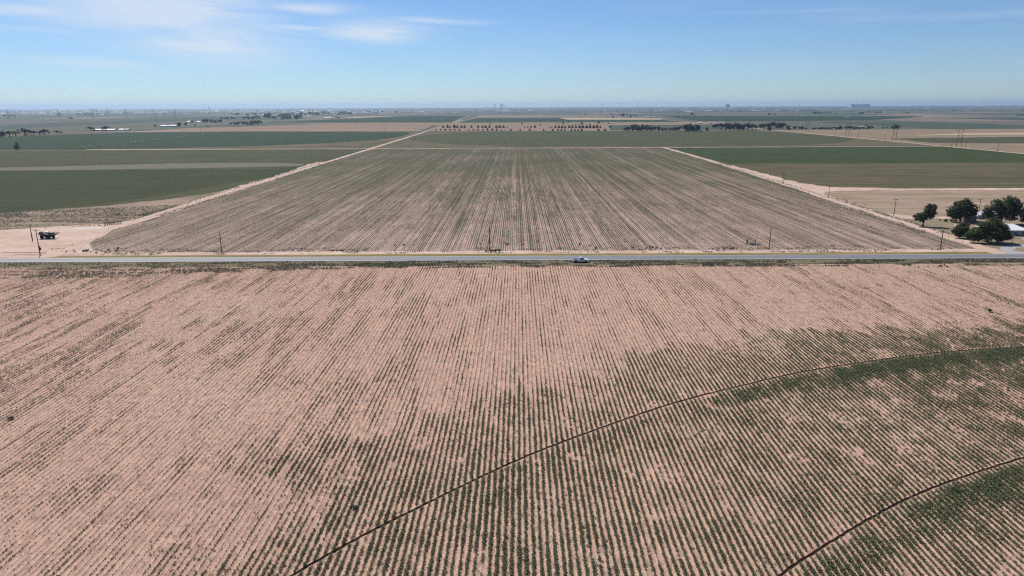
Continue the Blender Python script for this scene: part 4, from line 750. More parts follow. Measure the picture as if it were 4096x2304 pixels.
# single weeds and shrubs beside the road
def bush_mesh(i, mat, n=150, h=1.0, r=0.75, size=0.20):
    rs = np.random.RandomState(300 + i)
    c = []
    lob = [(rs.uniform(-0.4, 0.4) * r, rs.uniform(-0.4, 0.4) * r, rs.uniform(0.35, 0.6) * h, rs.uniform(0.4, 0.62) * r) for _ in range(5)]
    for _ in range(n):
        l = lob[rs.randint(5)]; v = rs.normal(size=3); v *= l[3] * rs.uniform(0.6, 1.0) / np.linalg.norm(v)
        c.append((l[0] + v[0], l[1] + v[1], max(0.05, l[2] + v[2] * 0.8)))
    st = MB()
    for j in range(5):
        a = rs.uniform(0, 6.28); st.tube((0, 0, -0.02), (math.cos(a) * r * 0.6, math.sin(a) * r * 0.6, h * 0.6), 0.03, 0.01, 4, False)
    return leaf_mesh('roadside_shrub', mat, np.array(c), size, st, rs)
bush_me = [bush_mesh(i, M['shrub']) for i in range(4)]
def bush(x, y, s, label, name='shrub', group=None, me=None):
    o = link(name, me or random.choice(bush_me), None, (x, y, 0.03), (0, 0, random.uniform(0, 6.28)), (s, s, s * random.uniform(0.7, 1.0)))
    return tag(o, label, 'shrub', group)
weeds0 = []
for k in range(8):
    o = link('weed', weed_me[k % 4], None, (-6.5 + random.uniform(-6, 4), 289.5 + random.uniform(-1.2, 2.2), 0.03), (0, 0, k), (1.3,) * 3)
    weeds0.append(tag(o, 'knee-high weed growing round the foot of the middle roadside pole', 'weed', 'weeds at the middle roadside pole'))
scatter('weeds', np.concatenate(weed_pts), np.concatenate(weed_sc), np.concatenate(weed_ti), weeds0[:4], 'thin grey-green weeds and field rows beside and beyond the highway', 'weeds')
bush(145.0, 198.1, 1.5, 'lone round dark bush in the bare upper part of the near field')
bush(-101.7, 127.1, 1.0, 'small lone bush among the thin rows on bare soil')
bush(-24.8, 94.6, 1.15, 'bright green rounded weed standing above the crop rows near the rut', me=bush_mesh(9, leaf('bright_weed', (0.06, 0.115, 0.045), (0.07, 0.125, 0.05), (0.1, 0.1, 0.06), 0.5, 0.2), 160, 0.9, 0.6, 0.16))
bush(-61.0, 78.5, 0.7, 'pale green weed between the foremost crop rows', me=bush_mesh(10, leaf('pale_weed', (0.13, 0.16, 0.06), (0.14, 0.17, 0.07), (0.1, 0.1, 0.06), 0.5, 0.2), 110, 0.9, 0.6, 0.16))
for k in range(9): bush(-9.6 + random.uniform(-3.0, 6.0), 292 + random.uniform(-1.5, 1.0), random.uniform(0.7, 1.2), 'low green shrub at the foot of the middle roadside pole', group='shrubs at the middle roadside pole')
for k in range(16): bush(random.gauss(-183.5, 5.0), 294.6 + random.gauss(0, 2.4), random.uniform(0.6, 1.15), 'low scrubby bush on the corner between yard and row field', group='bushes at the yard corner')
for k in range(12): bush(random.gauss(-77, 2.6), 293.2 + random.uniform(-1.0, 1.2), random.uniform(0.45, 0.9), 'small green shrub in the clump beside the highway shoulder', group='shrub clump on the shoulder')
for k in range(12): bush(random.gauss(62, 5.5), 293.5 + random.uniform(-1.0, 3.5), random.uniform(0.5, 1.0), 'olive shrub in the straggling clump opposite the pickup', group='shrubs opposite the pickup')
for x_, y_ in ((30.5, 303), (31, 306.5), (-14.5, 307), (-11, 309), (-3.5, 309.5), (-2.5, 305.8), (-2, 304.5), (44.5, 306), (42, 305), (-45, 306), (-49, 304.5), (-53, 304), (12, 312), (14.5, 310), (52, 310), (5, 304), (35, 301), (21, 296), (37, 296), (43.5, 297)):
    bush(x_, y_, random.uniform(0.6, 1.1), 'dark rounded tumbleweed near the road end of the row field', 'tumbleweed', 'tumbleweeds in the row field')
for k in range(11): bush(93 + random.uniform(-7, 6), 293.2 + random.uniform(-0.8, 1.6), random.uniform(0.5, 1.0), 'dry shrub on the shoulder just before the scrap pile', group='shrubs before the scrap pile')
for k in range(7): bush(-226 + k * 1.4 + random.uniform(-0.4, 0.4), 360.5 + random.uniform(-0.5, 0.7), random.uniform(0.5, 0.9), 'dark weed bush along the back of the pale caliche pad', group='bushes behind the caliche pad')
for k in range(8): bush(162 + random.uniform(-10, 9), 259 + random.uniform(-3.0, 2.0), random.uniform(0.5, 0.9), 'dark green shrub in the weedy patch near the verge', group='shrubs in the weedy patch')
for k in range(7): bush(218 + random.uniform(-4, 4), 436 + random.uniform(-9, 22), random.uniform(0.5, 1.0), 'scrubby bush beside the right-hand dirt lane', group='bushes along the right-hand lane')

# ------------------------------------------------------------------ trees
def crown_points(rs, lobes, n):
    """leaf positions on and in uneven lobes, gathered in clumps"""
    w = np.array([l[3] ** 2 for l in lobes]); w = w / w.sum()
    nc = max(14, n // 18)
    li = rs.choice(len(lobes), nc, p=w)
    L = np.array(lobes)[li]
    d = rs.normal(size=(nc, 3)); d /= np.linalg.norm(d, axis=1)[:, None]
    rr_ = L[:, 3] * rs.uniform(0.35, 1.06, nc)
    cc_ = L[:, :3] + d * rr_[:, None] * np.array([1, 1, 0.82])
    k = rs.randint(0, nc, n)
    cs = (L[:, 3] * 0.30)[k]
    v = rs.normal(size=(n, 3)); v *= (cs * rs.uniform(0.2, 1.0, n) / np.linalg.norm(v, axis=1))[:, None]
    return cc_[k] + v * np.array([1, 1, 0.7])
def trunk_mesh(name, h, r, tips, mat, lean=(0, 0)):
    b = MB()
    fork = Vector((lean[0] * 0.5, lean[1] * 0.5, h * 0.36))
    b.tube((0, 0, -0.05), fork, r, r * 0.72, 8)
    for t in tips:
        t = Vector(t); mid = fork.lerp(t, 0.5) + Vector((0, 0, 0.06 * h))
        b.tube(fork - Vector((0, 0, 0.05 * h)), mid, r * 0.5, r * 0.3, 6, False); b.tube(mid, t, r * 0.3, r * 0.08, 5, False)
        for s_ in (-1, 1): b.tube(mid, t + Vector((s_ * 0.1 * h, -s_ * 0.08 * h, 0.03 * h)), r * 0.16, r * 0.04, 4, False)
    return b.mesh(name, mat, True)
def big_tree(name, label, x, y, lobes, n, size, mat, lean=(0, 0), tr=0.35, seed=1, group=None):
    rs = np.random.RandomState(seed)
    t = thing(name, label, 'tree', (x, y, 0.04), 0, group)
    h = max(l[2] + l[3] for l in lobes)
    link('trunk', trunk_mesh('trunk', h, tr, [(l[0], l[1], l[2]) for l in lobes], M['trunk'], lean), t)
    c = crown_points(rs, lobes, n); c = c[c[:, 2] > 0.5]
    link('crown', leaf_mesh('crown', mat, c, size, None, rs, 0.25), t)
    return t
# farmstead trees (lobes: x, y, z, radius in metres from the foot)
big_tree('oak_tree', 'smaller oak leaning over the lane fence, standing by itself', 212.4, 349, [(2.2, 0, 8.2, 2.7), (3.6, 0.4, 9.6, 2.1), (0.2, 0, 5.6, 2.4), (-3.6, 0, 4.6, 2.1), (-1.6, -0.5, 3.6, 1.8), (5.0, 0.5, 6.8, 1.7), (1.8, 0.3, 10.4, 1.4), (4.6, 0, 10.6, 1.3), (1.6, 0, 6.6, 2.2), (2.6, -0.4, 5.2, 1.9), (-2.4, 0, 5.6, 1.6)], 11000, 0.40, M['oak'], (0.8, 0), 0.36, 1)
big_tree('oak_tree', 'broad dark oak shading the brown barn', 240.7, 363, [(0, 0, 8.2, 4.0), (-4.6, 0, 6.0, 3.0), (4.2, 0, 7.2, 3.2), (6.2, 0, 5.0, 2.4), (1.6, 0, 10.8, 2.2), (-6.0, 0, 4.2, 2.0), (-2.4, 0.5, 9.2, 2.4), (3.6, 0.4, 10.2, 1.6), (-4.0, -0.6, 3.2, 2.4), (0.4, -0.6, 4.4, 2.8), (4.0, 0, 3.6, 2.2), (-1.6, -1, 2.8, 1.8)], 16000, 0.42, M['oak'], (0, 0), 0.5, 2)
big_tree('elm_tree', 'tall grey-green elm at the back behind the house', 257.5, 356, [(-1, 0, 9.0, 4.4), (-5.6, 0, 8.0, 3.4), (4.4, 0, 8.8, 4.2), (7.6, 0, 6.4, 3.4), (2.0, 0, 12.2, 3.0), (-4.2, 0, 11.2, 2.2), (5.6, 0, 12.0, 2.4), (-7.4, 0, 5.0, 2.6), (0, -1, 5.2, 3.4), (8.4, 0, 10.2, 1.8), (-4.4, -1, 3.4, 2.6), (4.2, -1.5, 3.6, 3.0), (-8.6, 0, 7.2, 2.0)], 20000, 0.44, M['oak'], (0, 0), 0.55, 3)
big_tree('elm_tree', 'dense elm at the far right behind the white roofed house', 270.5, 350, [(0, 0, 6.6, 4.4), (-4.4, 0, 5.6, 3.4), (4.6, 0, 6.2, 3.6), (0.6, 0, 9.4, 3.0), (5.4, 0, 8.8, 2.4), (-2.6, -1, 3.6, 2.6), (2.4, -1, 2.8, 2.4), (-5.6, 0, 3.0, 2.0)], 13000, 0.44, M['oak'], (0, 0), 0.5, 4)
big_tree('oak_tree', 'round small oak crowding the left side of the big front tree', 210.6, 316.5, [(0.2, 0, 4.6, 2.7), (-1.8, 0, 3.6, 2.0), (2.2, 0, 3.8, 2.2), (0.6, 0, 6.2, 1.7), (2.6, 0, 5.8, 1.5), (-2.0, 0, 2.4, 1.5), (1.2, 0, 2.0, 1.9), (-0.6, -0.8, 1.7, 1.6), (3.0, -0.4, 2.0, 1.6)], 9500, 0.36, M['oak'], (0, 0), 0.32, 5)
big_tree('live_oak', 'big spreading front tree with its shadow across the gravel drive', 216.4, 305.5, [(0, 0, 7.4, 3.9), (-5.2, 0, 4.6, 3.0), (5.4, 0, 4.4, 3.2), (2.6, 0, 8.6, 2.8), (-2.6, 0, 8.0, 2.6), (-8.0, 0.5, 3.2, 2.0), (8.4, 0, 3.2, 2.2), (0.8, 2.5, 5.6, 3.4), (0.5, -3.0, 5.0, 3.0), (4.4, -1.5, 6.6, 2.8), (-4.4, -1, 2.8, 2.4), (4.8, -1.4, 2.4, 2.4), (8.6, -1, 2.6, 1.8), (-9.2, 0, 3.2, 1.6), (1.4, 0, 10.2, 1.8), (6.6, 0.4, 6.6, 2.0), (-2.4, -3.2, 2.8, 2.2), (2.6, -3.0, 2.7, 2.2), (-6.6, -1.0, 2.2, 1.7)], 28000, 0.38, M['oak2'], (0, 0), 0.6, 6)
for k, (x_, y_, s_) in enumerate(((228.6, 318.5, 1.9), (230.4, 318.0, 1.5), (232.0, 319.4, 2.2), (234.2, 319.8, 2.2), (236.0, 319.0, 1.6), (230.8, 311.4, 1.35))):
    bush(x_, y_, s_, 'garden shrub against the dark front of the white roofed house', 'garden_shrub', 'garden shrubs by the house')
for k in range(9): bush(231.5 + k * 0.9 + random.uniform(-0.3, 0.3), 364.5 + random.uniform(-1.5, 1.5), random.uniform(0.9, 1.5), 'brown dry brush heaped left of the barn tree', 'brush', 'brush beside the barn tree', bush_mesh(30 + k % 2, M['grey_tree'], 120, 1.0, 0.75, 0.2) if k < 2 else None)

# far trees: a few shapes, copied
def unit_tree(i, kind):
    """crown about 1 wide and 1 high, on a short trunk"""
    rs = np.random.RandomState(500 + i)
    if kind == 'cone':
        n = 420; z = rs.uniform(0.06, 1, n); r_ = 0.5 * np.where(z < 0.22, 0.72 + z * 1.1, 1.06 * (1 - (z - 0.22) / 0.80)) * np.sqrt(rs.uniform(0.3, 1, n)); t = rs.uniform(0, 6.28, n)
        c = np.stack([r_ * np.cos(t), r_ * np.sin(t), z], 1); size = 0.15
    else:
        lo = 0.22
        lobes = [(0, 0, 0.62, 0.30)] + [(rs.uniform(-0.27, 0.27), rs.uniform(-0.27, 0.27), rs.uniform(lo, 0.80), rs.uniform(0.17, 0.27)) for _ in range(8)]
        n = 900
        c = crown_points(rs, lobes, n); size = 0.12
        c = c[c[:, 2] > 0.04]
    mat = M[{'cone': 'juniper', 'round': 'fartree', 'grey': 'grey_tree', 'dark': 'oak'}[kind]] if kind in ('cone', 'round', 'grey') else M['oak']
    cm = leaf_mesh('crown', mat, c, size, None, rs, 0.2)
    b = MB(); b.tube((0, 0, -0.01), (0, 0, 0.5), 0.045, 0.03, 6)
    for a in (0.4, 2.5, 4.6): b.tube((0, 0, 0.34), (0.22 * math.cos(a), 0.22 * math.sin(a), 0.66), 0.025, 0.008, 4, False)
    return cm, b.mesh('trunk', M['trunk'], True)
U = {k: [unit_tree(i + 10 * j, k) for i in range(4)] for j, k in enumerate(('cone', 'round', 'grey', 'dark'))}
def far_tree(x, y, h, w, kind, label, group=None, name='tree', z=0.0):
    cm, tm = random.choice(U[kind])
    t = thing(name, label, 'tree', (x, y, z), random.uniform(0, 6.28), group, (w, w, h))
    link('crown', cm, t); link('trunk', tm, t)
    return t
SETS = dict(
    belt=('round', 'bushy tree in the windbreak at the left edge beyond the teal crop', 'left windbreak'),
    farm1=('round', 'dark tree among the long white sheds past the teal crop', 'trees at the white sheds'),
    farm2=('round', 'tree beside the low houses on the far edge of the pink field', 'trees at the pink field houses'),
    farm3=('dark', 'dark tree in the cluster of trees behind the pink field houses', 'dark cluster behind the houses'),
    hedge=('grey', 'grey-brown tree in the dense hedge row before the town', 'hedge row before the town'),
    t4=('round', 'small hazy tree scattered over the far left plain', 'scattered trees far left'),
    town=('dark', 'blue-hazed tree among the roofs of the far settlement', 'trees of the far settlement'),
    midt=('dark', 'tree at the end of the long white building', 'trees at the long building'),
    scat=('round', 'isolated tree dotted over the far central and right plain', 'isolated far trees'),
    beltR=('grey', 'grey-green tree in the shelter belt right of the juniper rows', 'grey shelter belt'),
    beltD=('dark', 'tall dark tree standing out of the grey shelter belt', 'dark shelter belt trees'),
    beltR2=('round', 'olive tree in the long grove behind the circular green field', 'long olive grove'),
    beltR3=('grey', 'low tree round the half hidden farmhouse roofs beside the pylons', 'trees round the hidden farm'),
    loneR=('dark', 'lone flat-topped dark tree behind the second pylon', None),
    loneL=('dark', 'lone leaning tree at the corner of the teal crop', None))
for k, (kind, lb, gp) in SETS.items():
    for x_, y_, h_, w_ in TREES[k]:
        far_tree(x_, y_, h_ * 1.16, w_ * 1.45, kind if random.random() < 0.8 else 'round', lb, gp, 'tree', 0.05 if y_ < 1500 else 0.25)
for x_, y_, h_, w_ in ROWA: far_tree(x_, y_, h_ * 1.2, w_ * 1.25, 'cone', 'dark conical juniper in the back planted row', 'back juniper row', 'juniper', 0.2)
for x_, y_, h_, w_ in ROWB: far_tree(x_, y_, h_ * 1.3, w_ * 1.25, 'cone', 'short conical juniper in the front planted row', 'front juniper row', 'juniper', 0.2)

# woods and hedges near the horizon that read as one dark mass
ico = [(0, 0, 1)] + [(math.cos(a) * 0.94, math.sin(a) * 0.94, 0.45) for a in [i * 1.2566 for i in range(5)]] + [(math.cos(a + 0.6), math.sin(a + 0.6), -0.05) for a in [i * 1.2566 for i in range(5)]]
icf = [(0, i + 1, (i + 1) % 5 + 1) for i in range(5)] + [f for i in range(5) for f in ((i + 1, i + 6, (i + 1) % 5 + 1), ((i + 1) % 5 + 1, i + 6, (i + 1) % 5 + 6))]
b = MB()
for k in range(5200):
    y_ = 6500 + 20000 * random.random() ** 1.5
    x_ = random.uniform(-0.85, 0.85) * y_
    y_ = round(y_ / 400) * 400 + random.gauss(0, 40) if random.random() < 0.6 else y_
    w_, h_ = random.uniform(6, 16) * (1 + y_ / 14000), random.uniform(4, 8.5)
    st_ = random.choice((1, 1, 2, 4))
    if fbm(np.array([x_ / 1800.0]), np.array([y_ / 1800.0]), 5)[0] < 0.47 - 0.10 * (y_ > 12000): continue
    b.add([(x_ + v[0] * w_ * st_ * random.uniform(0.85, 1.1), y_ + v[1] * w_, v[2] * h_ * random.uniform(0.8, 1.15) + 0.2) for v in ico], icf)
tag(b.build('far_woodland', M['fartree']), 'blue-hazed woods and hedges along the horizon', 'woodland', kind='stuff')

# ------------------------------------------------------------------ vehicles
def wheel(parent, x, y, r, w, name='wheel'):
    """axle along local y"""
    t = MB().lathe([(r * 0.62, -w / 2), (r * 0.93, -w / 2), (r, -w * 0.32), (r, w * 0.32), (r * 0.93, w / 2), (r * 0.62, w / 2)], 18, 'y').build('tyre', M['rubber'], None, True)
    g_ = bpy.data.objects.new(name, MB().lathe([(r * 0.10, -w * 0.47), (r * 0.16, -w * 0.52), (r * 0.5, -w * 0.40), (r * 0.63, -w * 0.46), (r * 0.63, w * 0.46), (r * 0.5, w * 0.40), (r * 0.16, w * 0.5)], 16, 'y').mesh('rim', M['rim']))
    C.objects.link(g_); g_.parent = parent; g_.location = (x, y, r)
    t.parent = g_
    return g_
def arch(cx, r, z0, n=8):
    return [(cx + r * math.cos(math.pi - math.pi * i / n), z0 + r * math.sin(math.pi * i / n)) for i in range(n + 1)]
def pickup(x, y, rz, label):
    t = thing('pickup_truck', label, 'truck', (x, y, 0.04), rz)
    z0 = 0.55
    # lower body: side outline with wheel arches, nose to the right (+x)
    for s in (-1, 1):
        ya, yb = (0.62, 1.0) if s > 0 else (-1.0, -0.62)
    prof = [(-3.12, z0 + 0.1), (-2.62, z0)] + arch(-1.98, 0.52, z0) + [(1.42, z0)] + arch(2.02, 0.52, z0) + [(2.85, z0), (3.12, z0 + 0.12), (3.14, 1.02), (3.02, 1.18), (1.42, 1.34), (-0.58, 1.34), (-0.58, 1.38), (-3.10, 1.38)]
    # bed sides, cab body and bonnet from the same outline cut in three
    bed = [p_ for p_ in prof if p_[0] < -0.55]
    bed = [(-3.12, z0 + 0.1), (-2.62, z0)] + arch(-1.98, 0.52, z0) + [(-0.60, z0), (-0.60, 1.38), (-3.12, 1.38)]
    b = MB(); b.prism(bed, -1.0, -0.90); b.prism(bed, 0.90, 1.0)
    b.box((-0.66, 0, 1.0), (0.10, 1.82, 0.8))
    b.build('bed', M['carwhite'], t)
    MB().box((-1.86, 0, 0.80), (2.40, 1.79, 0.10)).box((-1.98, -0.74, 0.98), (0.95, 0.26, 0.28)).box((-1.98, 0.74, 0.98), (0.95, 0.26, 0.28)).build('bed_floor', M['black'], t)
    tg = MB().box((-3.09, 0, 1.04), (0.09, 1.84, 0.68)).build('tailgate', M['carwhite'], t)
    MB().box((-3.145, 0, 1.22), (0.03, 0.24, 0.07)).build('handle', M['black'], tg)
    cabp = [(-0.59, z0), (1.40, z0)] + arch(2.02, 0.52, z0) + [(2.90, z0 + 0.05), (3.12, z0 + 0.16), (3.15, 1.02), (3.02, 1.20), (1.46, 1.36), (-0.59, 1.36)]
    MB().prism(cabp, -1.0, 1.0).build('body', M['carwhite'], t)
    # greenhouse: pillars and roof around dark glass
    b = MB()
    lo, hi = [(-0.56, 1.36), (1.44, 1.36), (0.72, 1.98), (-0.46, 1.98)], 0.0
    def ring(ix, iz): return 0
    v = []
    for yy, k in ((-0.95, 0), (0.95, 0)):
        v += [(-0.56, yy, 1.355), (1.46, yy, 1.355)]
    tw = 0.78
    v += [(-0.44, -tw, 1.96), (0.66, -tw, 1.96), (-0.44, tw, 1.96), (0.66, tw, 1.96)]
    MB().add(v, [(0, 1, 5, 4), (2, 6, 7, 3), (1, 3, 7, 5), (0, 4, 6, 2), (4, 5, 7, 6)]).build('window_glass', M['glass'], t)
    MB().add([(-0.52, -0.80, 1.94), (0.74, -0.80, 1.94), (0.74, 0.80, 1.94), (-0.52, 0.80, 1.94), (-0.46, -0.74, 2.03), (0.60, -0.74, 2.03), (0.60, 0.74, 2.03), (-0.46, 0.74, 2.03)], [(3, 2, 1, 0), (4, 5, 6, 7), (0, 1, 5, 4), (1, 2, 6, 5), (2, 3, 7, 6), (3, 0, 4, 7)]).build('roof', M['carwhite'], t)
    b = MB()
    for s in (-1, 1):
        for a_, c_ in (((-0.52, 0.96), (-0.44, 0.79)), ((0.10, 0.965), (0.10, 0.79)), ((1.44, 0.965), (0.70, 0.79))):
            b.tube((a_[0], s * a_[1], 1.34), (c_[0], s * c_[1], 1.97), 0.065 if a_[0] < 1 else 0.05, None, 6)
        b.box((-0.50, s * 0.86, 1.62), (0.14, 0.16, 0.60))
    b.build('pillars', M['carwhite'], t)
    for s in (-1, 1):
        for x0, x1 in ((-0.20, 0.08), (0.12, 1.34)):
            d = MB().box(((x0 + x1) / 2, s * 1.003, 1.0), (x1 - x0 - 0.03, 0.02, 0.66)).build('door', M['carwhite'], t)
            MB().box((x0 + 0.14 if x1 > 1 else x1 - 0.1, s * 1.02, 1.17), (0.16, 0.03, 0.05)).build('handle', M['black'], d)
        MB().box((1.20, s * 1.10, 1.42), (0.14, 0.22, 0.26)).build('mirror', M['black'], t)
        MB().box((3.10, s * 0.80, 0.98), (0.10, 0.34, 0.24)).build('headlight', M['lens'], t)
        MB().box((-3.12, s * 0.93, 1.08), (0.06, 0.13, 0.36)).build('taillight', M['amber'], t)
    MB().box((3.16, 0, 0.95), (0.05, 1.2, 0.26)).build('grille', M['black'], t)
    MB().box((3.17, 0, 0.62), (0.16, 1.98, 0.22)).build('front_bumper', M['black'], t)
    MB().box((-3.18, 0, 0.60), (0.16, 1.94, 0.20)).build('rear_bumper', M['rim'], t)
    MB().box((0.2, 0, 0.50), (4.6, 1.2, 0.20)).build('underbody', M['black'], t)
    for wx_ in (-1.98, 2.02):
        for s in (-1, 1): wheel(t, wx_, s * 0.86, 0.42, 0.27)
    return t
pickup(27.7, 268.6, rad(-1), 'white extended-cab pickup parked on the verge beside the highway')

def car(x, y, rz, label, mat):
    t = thing('parked_car', label, 'car', (x, y, 0.09), rz)
    z0 = 0.30
    prof = [(-2.25, z0 + 0.1)] + arch(-1.35, 0.38, z0) + arch(1.40, 0.38, z0) + [(2.2, z0 + 0.08), (2.3, 0.62), (2.15, 0.80), (1.15, 0.95), (-1.75, 0.98), (-2.28, 0.92)]
    MB().prism(prof, -0.88, 0.88).build('body', mat, t)
    tw = 0.62
    v = [(-1.85, -0.82, 0.96), (1.20, -0.82, 0.94), (1.20, 0.82, 0.94), (-1.85, 0.82, 0.96), (-1.35, -tw, 1.40), (0.30, -tw, 1.40), (0.30, tw, 1.40), (-1.35, tw, 1.40)]
    MB().add(v, [(0, 1, 5, 4), (1, 2, 6, 5), (2, 3, 7, 6), (3, 0, 4, 7), (4, 5, 6, 7)]).build('window_glass', M['glass'], t)
    MB().box((-0.52, 0, 1.425), (1.78, 1.30, 0.06)).build('roof', mat, t)
    for s in (-1, 1):
        MB().box((2.22, s * 0.62, 0.70), (0.12, 0.34, 0.13)).build('headlight', M['lens'], t)
        MB().box((-2.25, s * 0.66, 0.78), (0.08, 0.30, 0.14)).build('taillight', M['amber'], t)
        for wx_ in (-1.35, 1.40): wheel(t, wx_, s * 0.78, 0.33, 0.21)
    return t
car(242.2, 313.8, rad(172), 'white car with its nose out on the drive before the house', M['carwhite'])
car(282.5, 374.5, rad(5), 'pale parked car half hidden under the trees at the back', M['carwhite'])

# high-clearance sprayer with folded booms
t = thing('crop_sprayer', 'dark high-clearance crop sprayer with white tank parked in the dirt yard', 'sprayer', (-223.9, 325.0, 0.07), rad(178))
# local +x is the front (towards the left of the yard)
for wx_ in (-1.55, 1.85):
    for s in (-1, 1):
        wheel(t, wx_, s * 1.5, 0.98, 0.46)
        MB().tube((wx_, s * 1.2, 0.98), (wx_, s * 1.2, 1.75), 0.12).build('leg', M['black'], t)
MB().box((0.0, 0, 1.72), (6.6, 0.9, 0.32)).box((0.1, 0, 1.42), (5.2, 2.5, 0.14)).build('chassis', M['black'], t)
c = MB().add([(2.2, -0.85, 1.9), (3.75, -0.80, 1.9), (3.75, 0.80, 1.9), (2.2, 0.85, 1.9), (2.15, -0.88, 3.15), (3.45, -0.80, 3.15), (3.45, 0.80, 3.15), (2.15, 0.88, 3.15)], [(3, 2, 1, 0), (0, 1, 5, 4), (1, 2, 6, 5), (2, 3, 7, 6), (3, 0, 4, 7), (4, 5, 6, 7)]).build('cab', M['glass'], t)
MB().box((2.82, 0, 3.22), (1.55, 1.9, 0.16)).build('cab_roof', M['black'], c)
for s in (-1, 1): MB().box((3.6, s * 0.70, 2.42), (0.14, 0.36, 0.16)).build('work_light', M['lens'], c)
MB().box((3.15, 0, 2.05), (1.5, 1.72, 0.46)).build('nose', M['wallg'], t)
MB().lathe([(0.3, -1.25), (0.85, -1.15), (0.98, -0.6), (0.98, 0.6), (0.85, 1.15), (0.3, 1.25)], 16, 'x', (0.3, 0, 2.62)).build('tank', M['tank'], t, True)
MB().box((-2.1, 0, 2.35), (1.7, 1.5, 1.0)).box((-2.1, 0, 2.9), (1.2, 1.2, 0.2)).build('engine_hood', M['black'], t)
MB().box((-2.1, 0, 3.04), (1.5, 1.3, 0.08)).build('hood_top', M['rim'], t)
MB().box((-3.5, 0, 2.05), (0.9, 2.6, 0.6)).build('rear_frame', M['darkred'], t)
for s in (-1, 1):
    b = MB(); y_ = s * 1.45
    for z_ in (2.15, 2.75): b.tube((-4.9, y_, z_), (3.6, y_ * 0.95, z_ + 0.2), 0.05, None, 5)
    for i in range(12): b.tube((-4.9 + i * 0.7, y_, 2.15 + 0.016 * i), (-4.55 + i * 0.7, y_, 2.75 + 0.016 * i), 0.03, None, 4); b.tube((-4.55 + i * 0.7, y_, 2.75 + 0.016 * i), (-4.2 + i * 0.7, y_, 2.17 + 0.016 * i), 0.03, None, 4)
    b.build('folded_boom', M['black'], t)
    b = MB()
    for z_ in (2.1, 2.55, 3.0): b.tube((-5.1, s * 1.2, z_), (-3.9, s * 1.2, z_), 0.045, None, 5)
    for x_ in (-5.1, -4.5, -3.95): b.tube((x_, s * 1.2, 2.1), (x_, s * 1.2, 3.0), 0.045, None, 5)
    b.build('boom_cradle', M['black'], t)
b = MB()
for s in (-0.25, 0.25): b.tube((-3.9, 1.35 + s, 1.75), (-4.25, 1.35 + s, 0.55), 0.05, None, 5)
for i in range(4): b.box((-3.96 - i * 0.09, 1.35, 1.55 - i * 0.3), (0.2, 0.5, 0.05))
b.build('ladder', M['pole'], t)

# toolbar cultivator
t = thing('cultivator', 'black row cultivator toolbar parked at the edge of the yard', 'cultivator', (-215.4, 365.2, 0.07), rad(30))
b = MB().box((0, 0, 1.15), (8.6, 0.30, 0.34)).box((0, 0.8, 1.15), (8.6, 0.24, 0.26)); [b.box((x_, 0.35, 1.05), (0.12, 0.7, 0.12)) for x_ in (-3.8, -1.3, 1.3, 3.8)]
b.build('toolbar', M['black'], t)
for k in range(8):
    x_ = -3.6 + k * 1.03
    sh = MB().tube((x_, 0.05, 1.15), (x_, -0.35, 0.6), 0.11).tube((x_, -0.35, 0.6), (x_, -0.05, 0.03), 0.11).box((x_, -0.02, 0.12), (0.44, 0.36, 0.2)).box((x_, 0.1, 1.42), (0.30, 0.7, 0.34)).build('shank', M['black'], t)
    MB().lathe([(0.05, -0.05), (0.28, -0.03), (0.28, 0.03), (0.05, 0.05)], 12, 'x', (x_ + 0.28, -0.55, 0.30)).tube((x_ + 0.28, -0.55, 0.3), (x_, 0, 1.0), 0.035, None, 5).build('coulter', M['black'], sh)
MB().tube((-0.6, 0.7, 1.05), (0, 1.2, 1.7), 0.06).tube((0.6, 0.7, 1.05), (0, 1.2, 1.7), 0.06).build('hitch', M['black'], t)
# red chisel points left in the yard
for k, (x_, y_) in enumerate(((-205.6, 299.4), (-203.9, 299.7), (-202.4, 299.9), (-201.0, 300.3), (-204.6, 298.2), (-202.2, 298.7))):
    o = MB().tube((-0.45, 0, 0.1), (0.1, 0.1, 0.22), 0.07).tube((0.1, 0.1, 0.22), (0.5, 0.25, 0.05), 0.07).build('chisel_sweep', M['darkred'], None, loc=(x_, y_, 0.06))
    tag(o, 'rusty red plough sweep lying on the pale dirt of the yard', 'plough part', 'sweeps lying in the yard')

# ------------------------------------------------------------------ poles and lines
def util_pole(x, y, h, label, arms=1, group=None, transformer=False, rz=0.0, z=0.03, r=0.17):
    t = thing('utility_pole', label, 'pole', (x, y, z), rz, group)
    link('pole', MB().tube((0, 0, -0.2), (random.uniform(-0.1, 0.1), 0, h), r, r * 0.6, 8).mesh('pole', M['pole'], True), t)
    for k in range(arms):
        zz = h - 0.35 - k * 1.3
        ca = MB().box((0, 0.16, zz), (2.6, 0.13, 0.16)).tube((-0.8, 0.1, zz), (0, 0.1, zz - 0.7), 0.03).tube((0.8, 0.1, zz), (0, 0.1, zz - 0.7), 0.03).build('crossarm', M['pole'], t)
        for q in (-1.15, -0.5, 0.5, 1.15): MB().lathe([(0.05, 0), (0.09, 0.08), (0.06, 0.2)], 8, 'z', (q, 0.16, zz + 0.08)).build('insulator', M['insul'], ca)
    if arms == 0:
        MB().lathe([(0.06, 0), (0.11, 0.1), (0.06, 0.28)], 8, 'z', (0, 0, h)).build('insulator', M['insul'], t)
    if transformer:
        MB().lathe([(0.3, 0), (0.34, 0.1), (0.34, 0.9), (0.2, 1.05)], 10, 'z', (0.5, 0, 1.9)).build('transformer', M['pole'], t, True)
        MB().box((0.32, -0.1, 3.2), (0.5, 0.35, 0.7)).build('meter_box', M['black'], t)
    return t
R = POLES['road']
util_pole(*R[0], 'roadside pole with crossarm and transformer can at the dirt yard mouth', 1, None, True, 0.15, 0.06, 0.22)
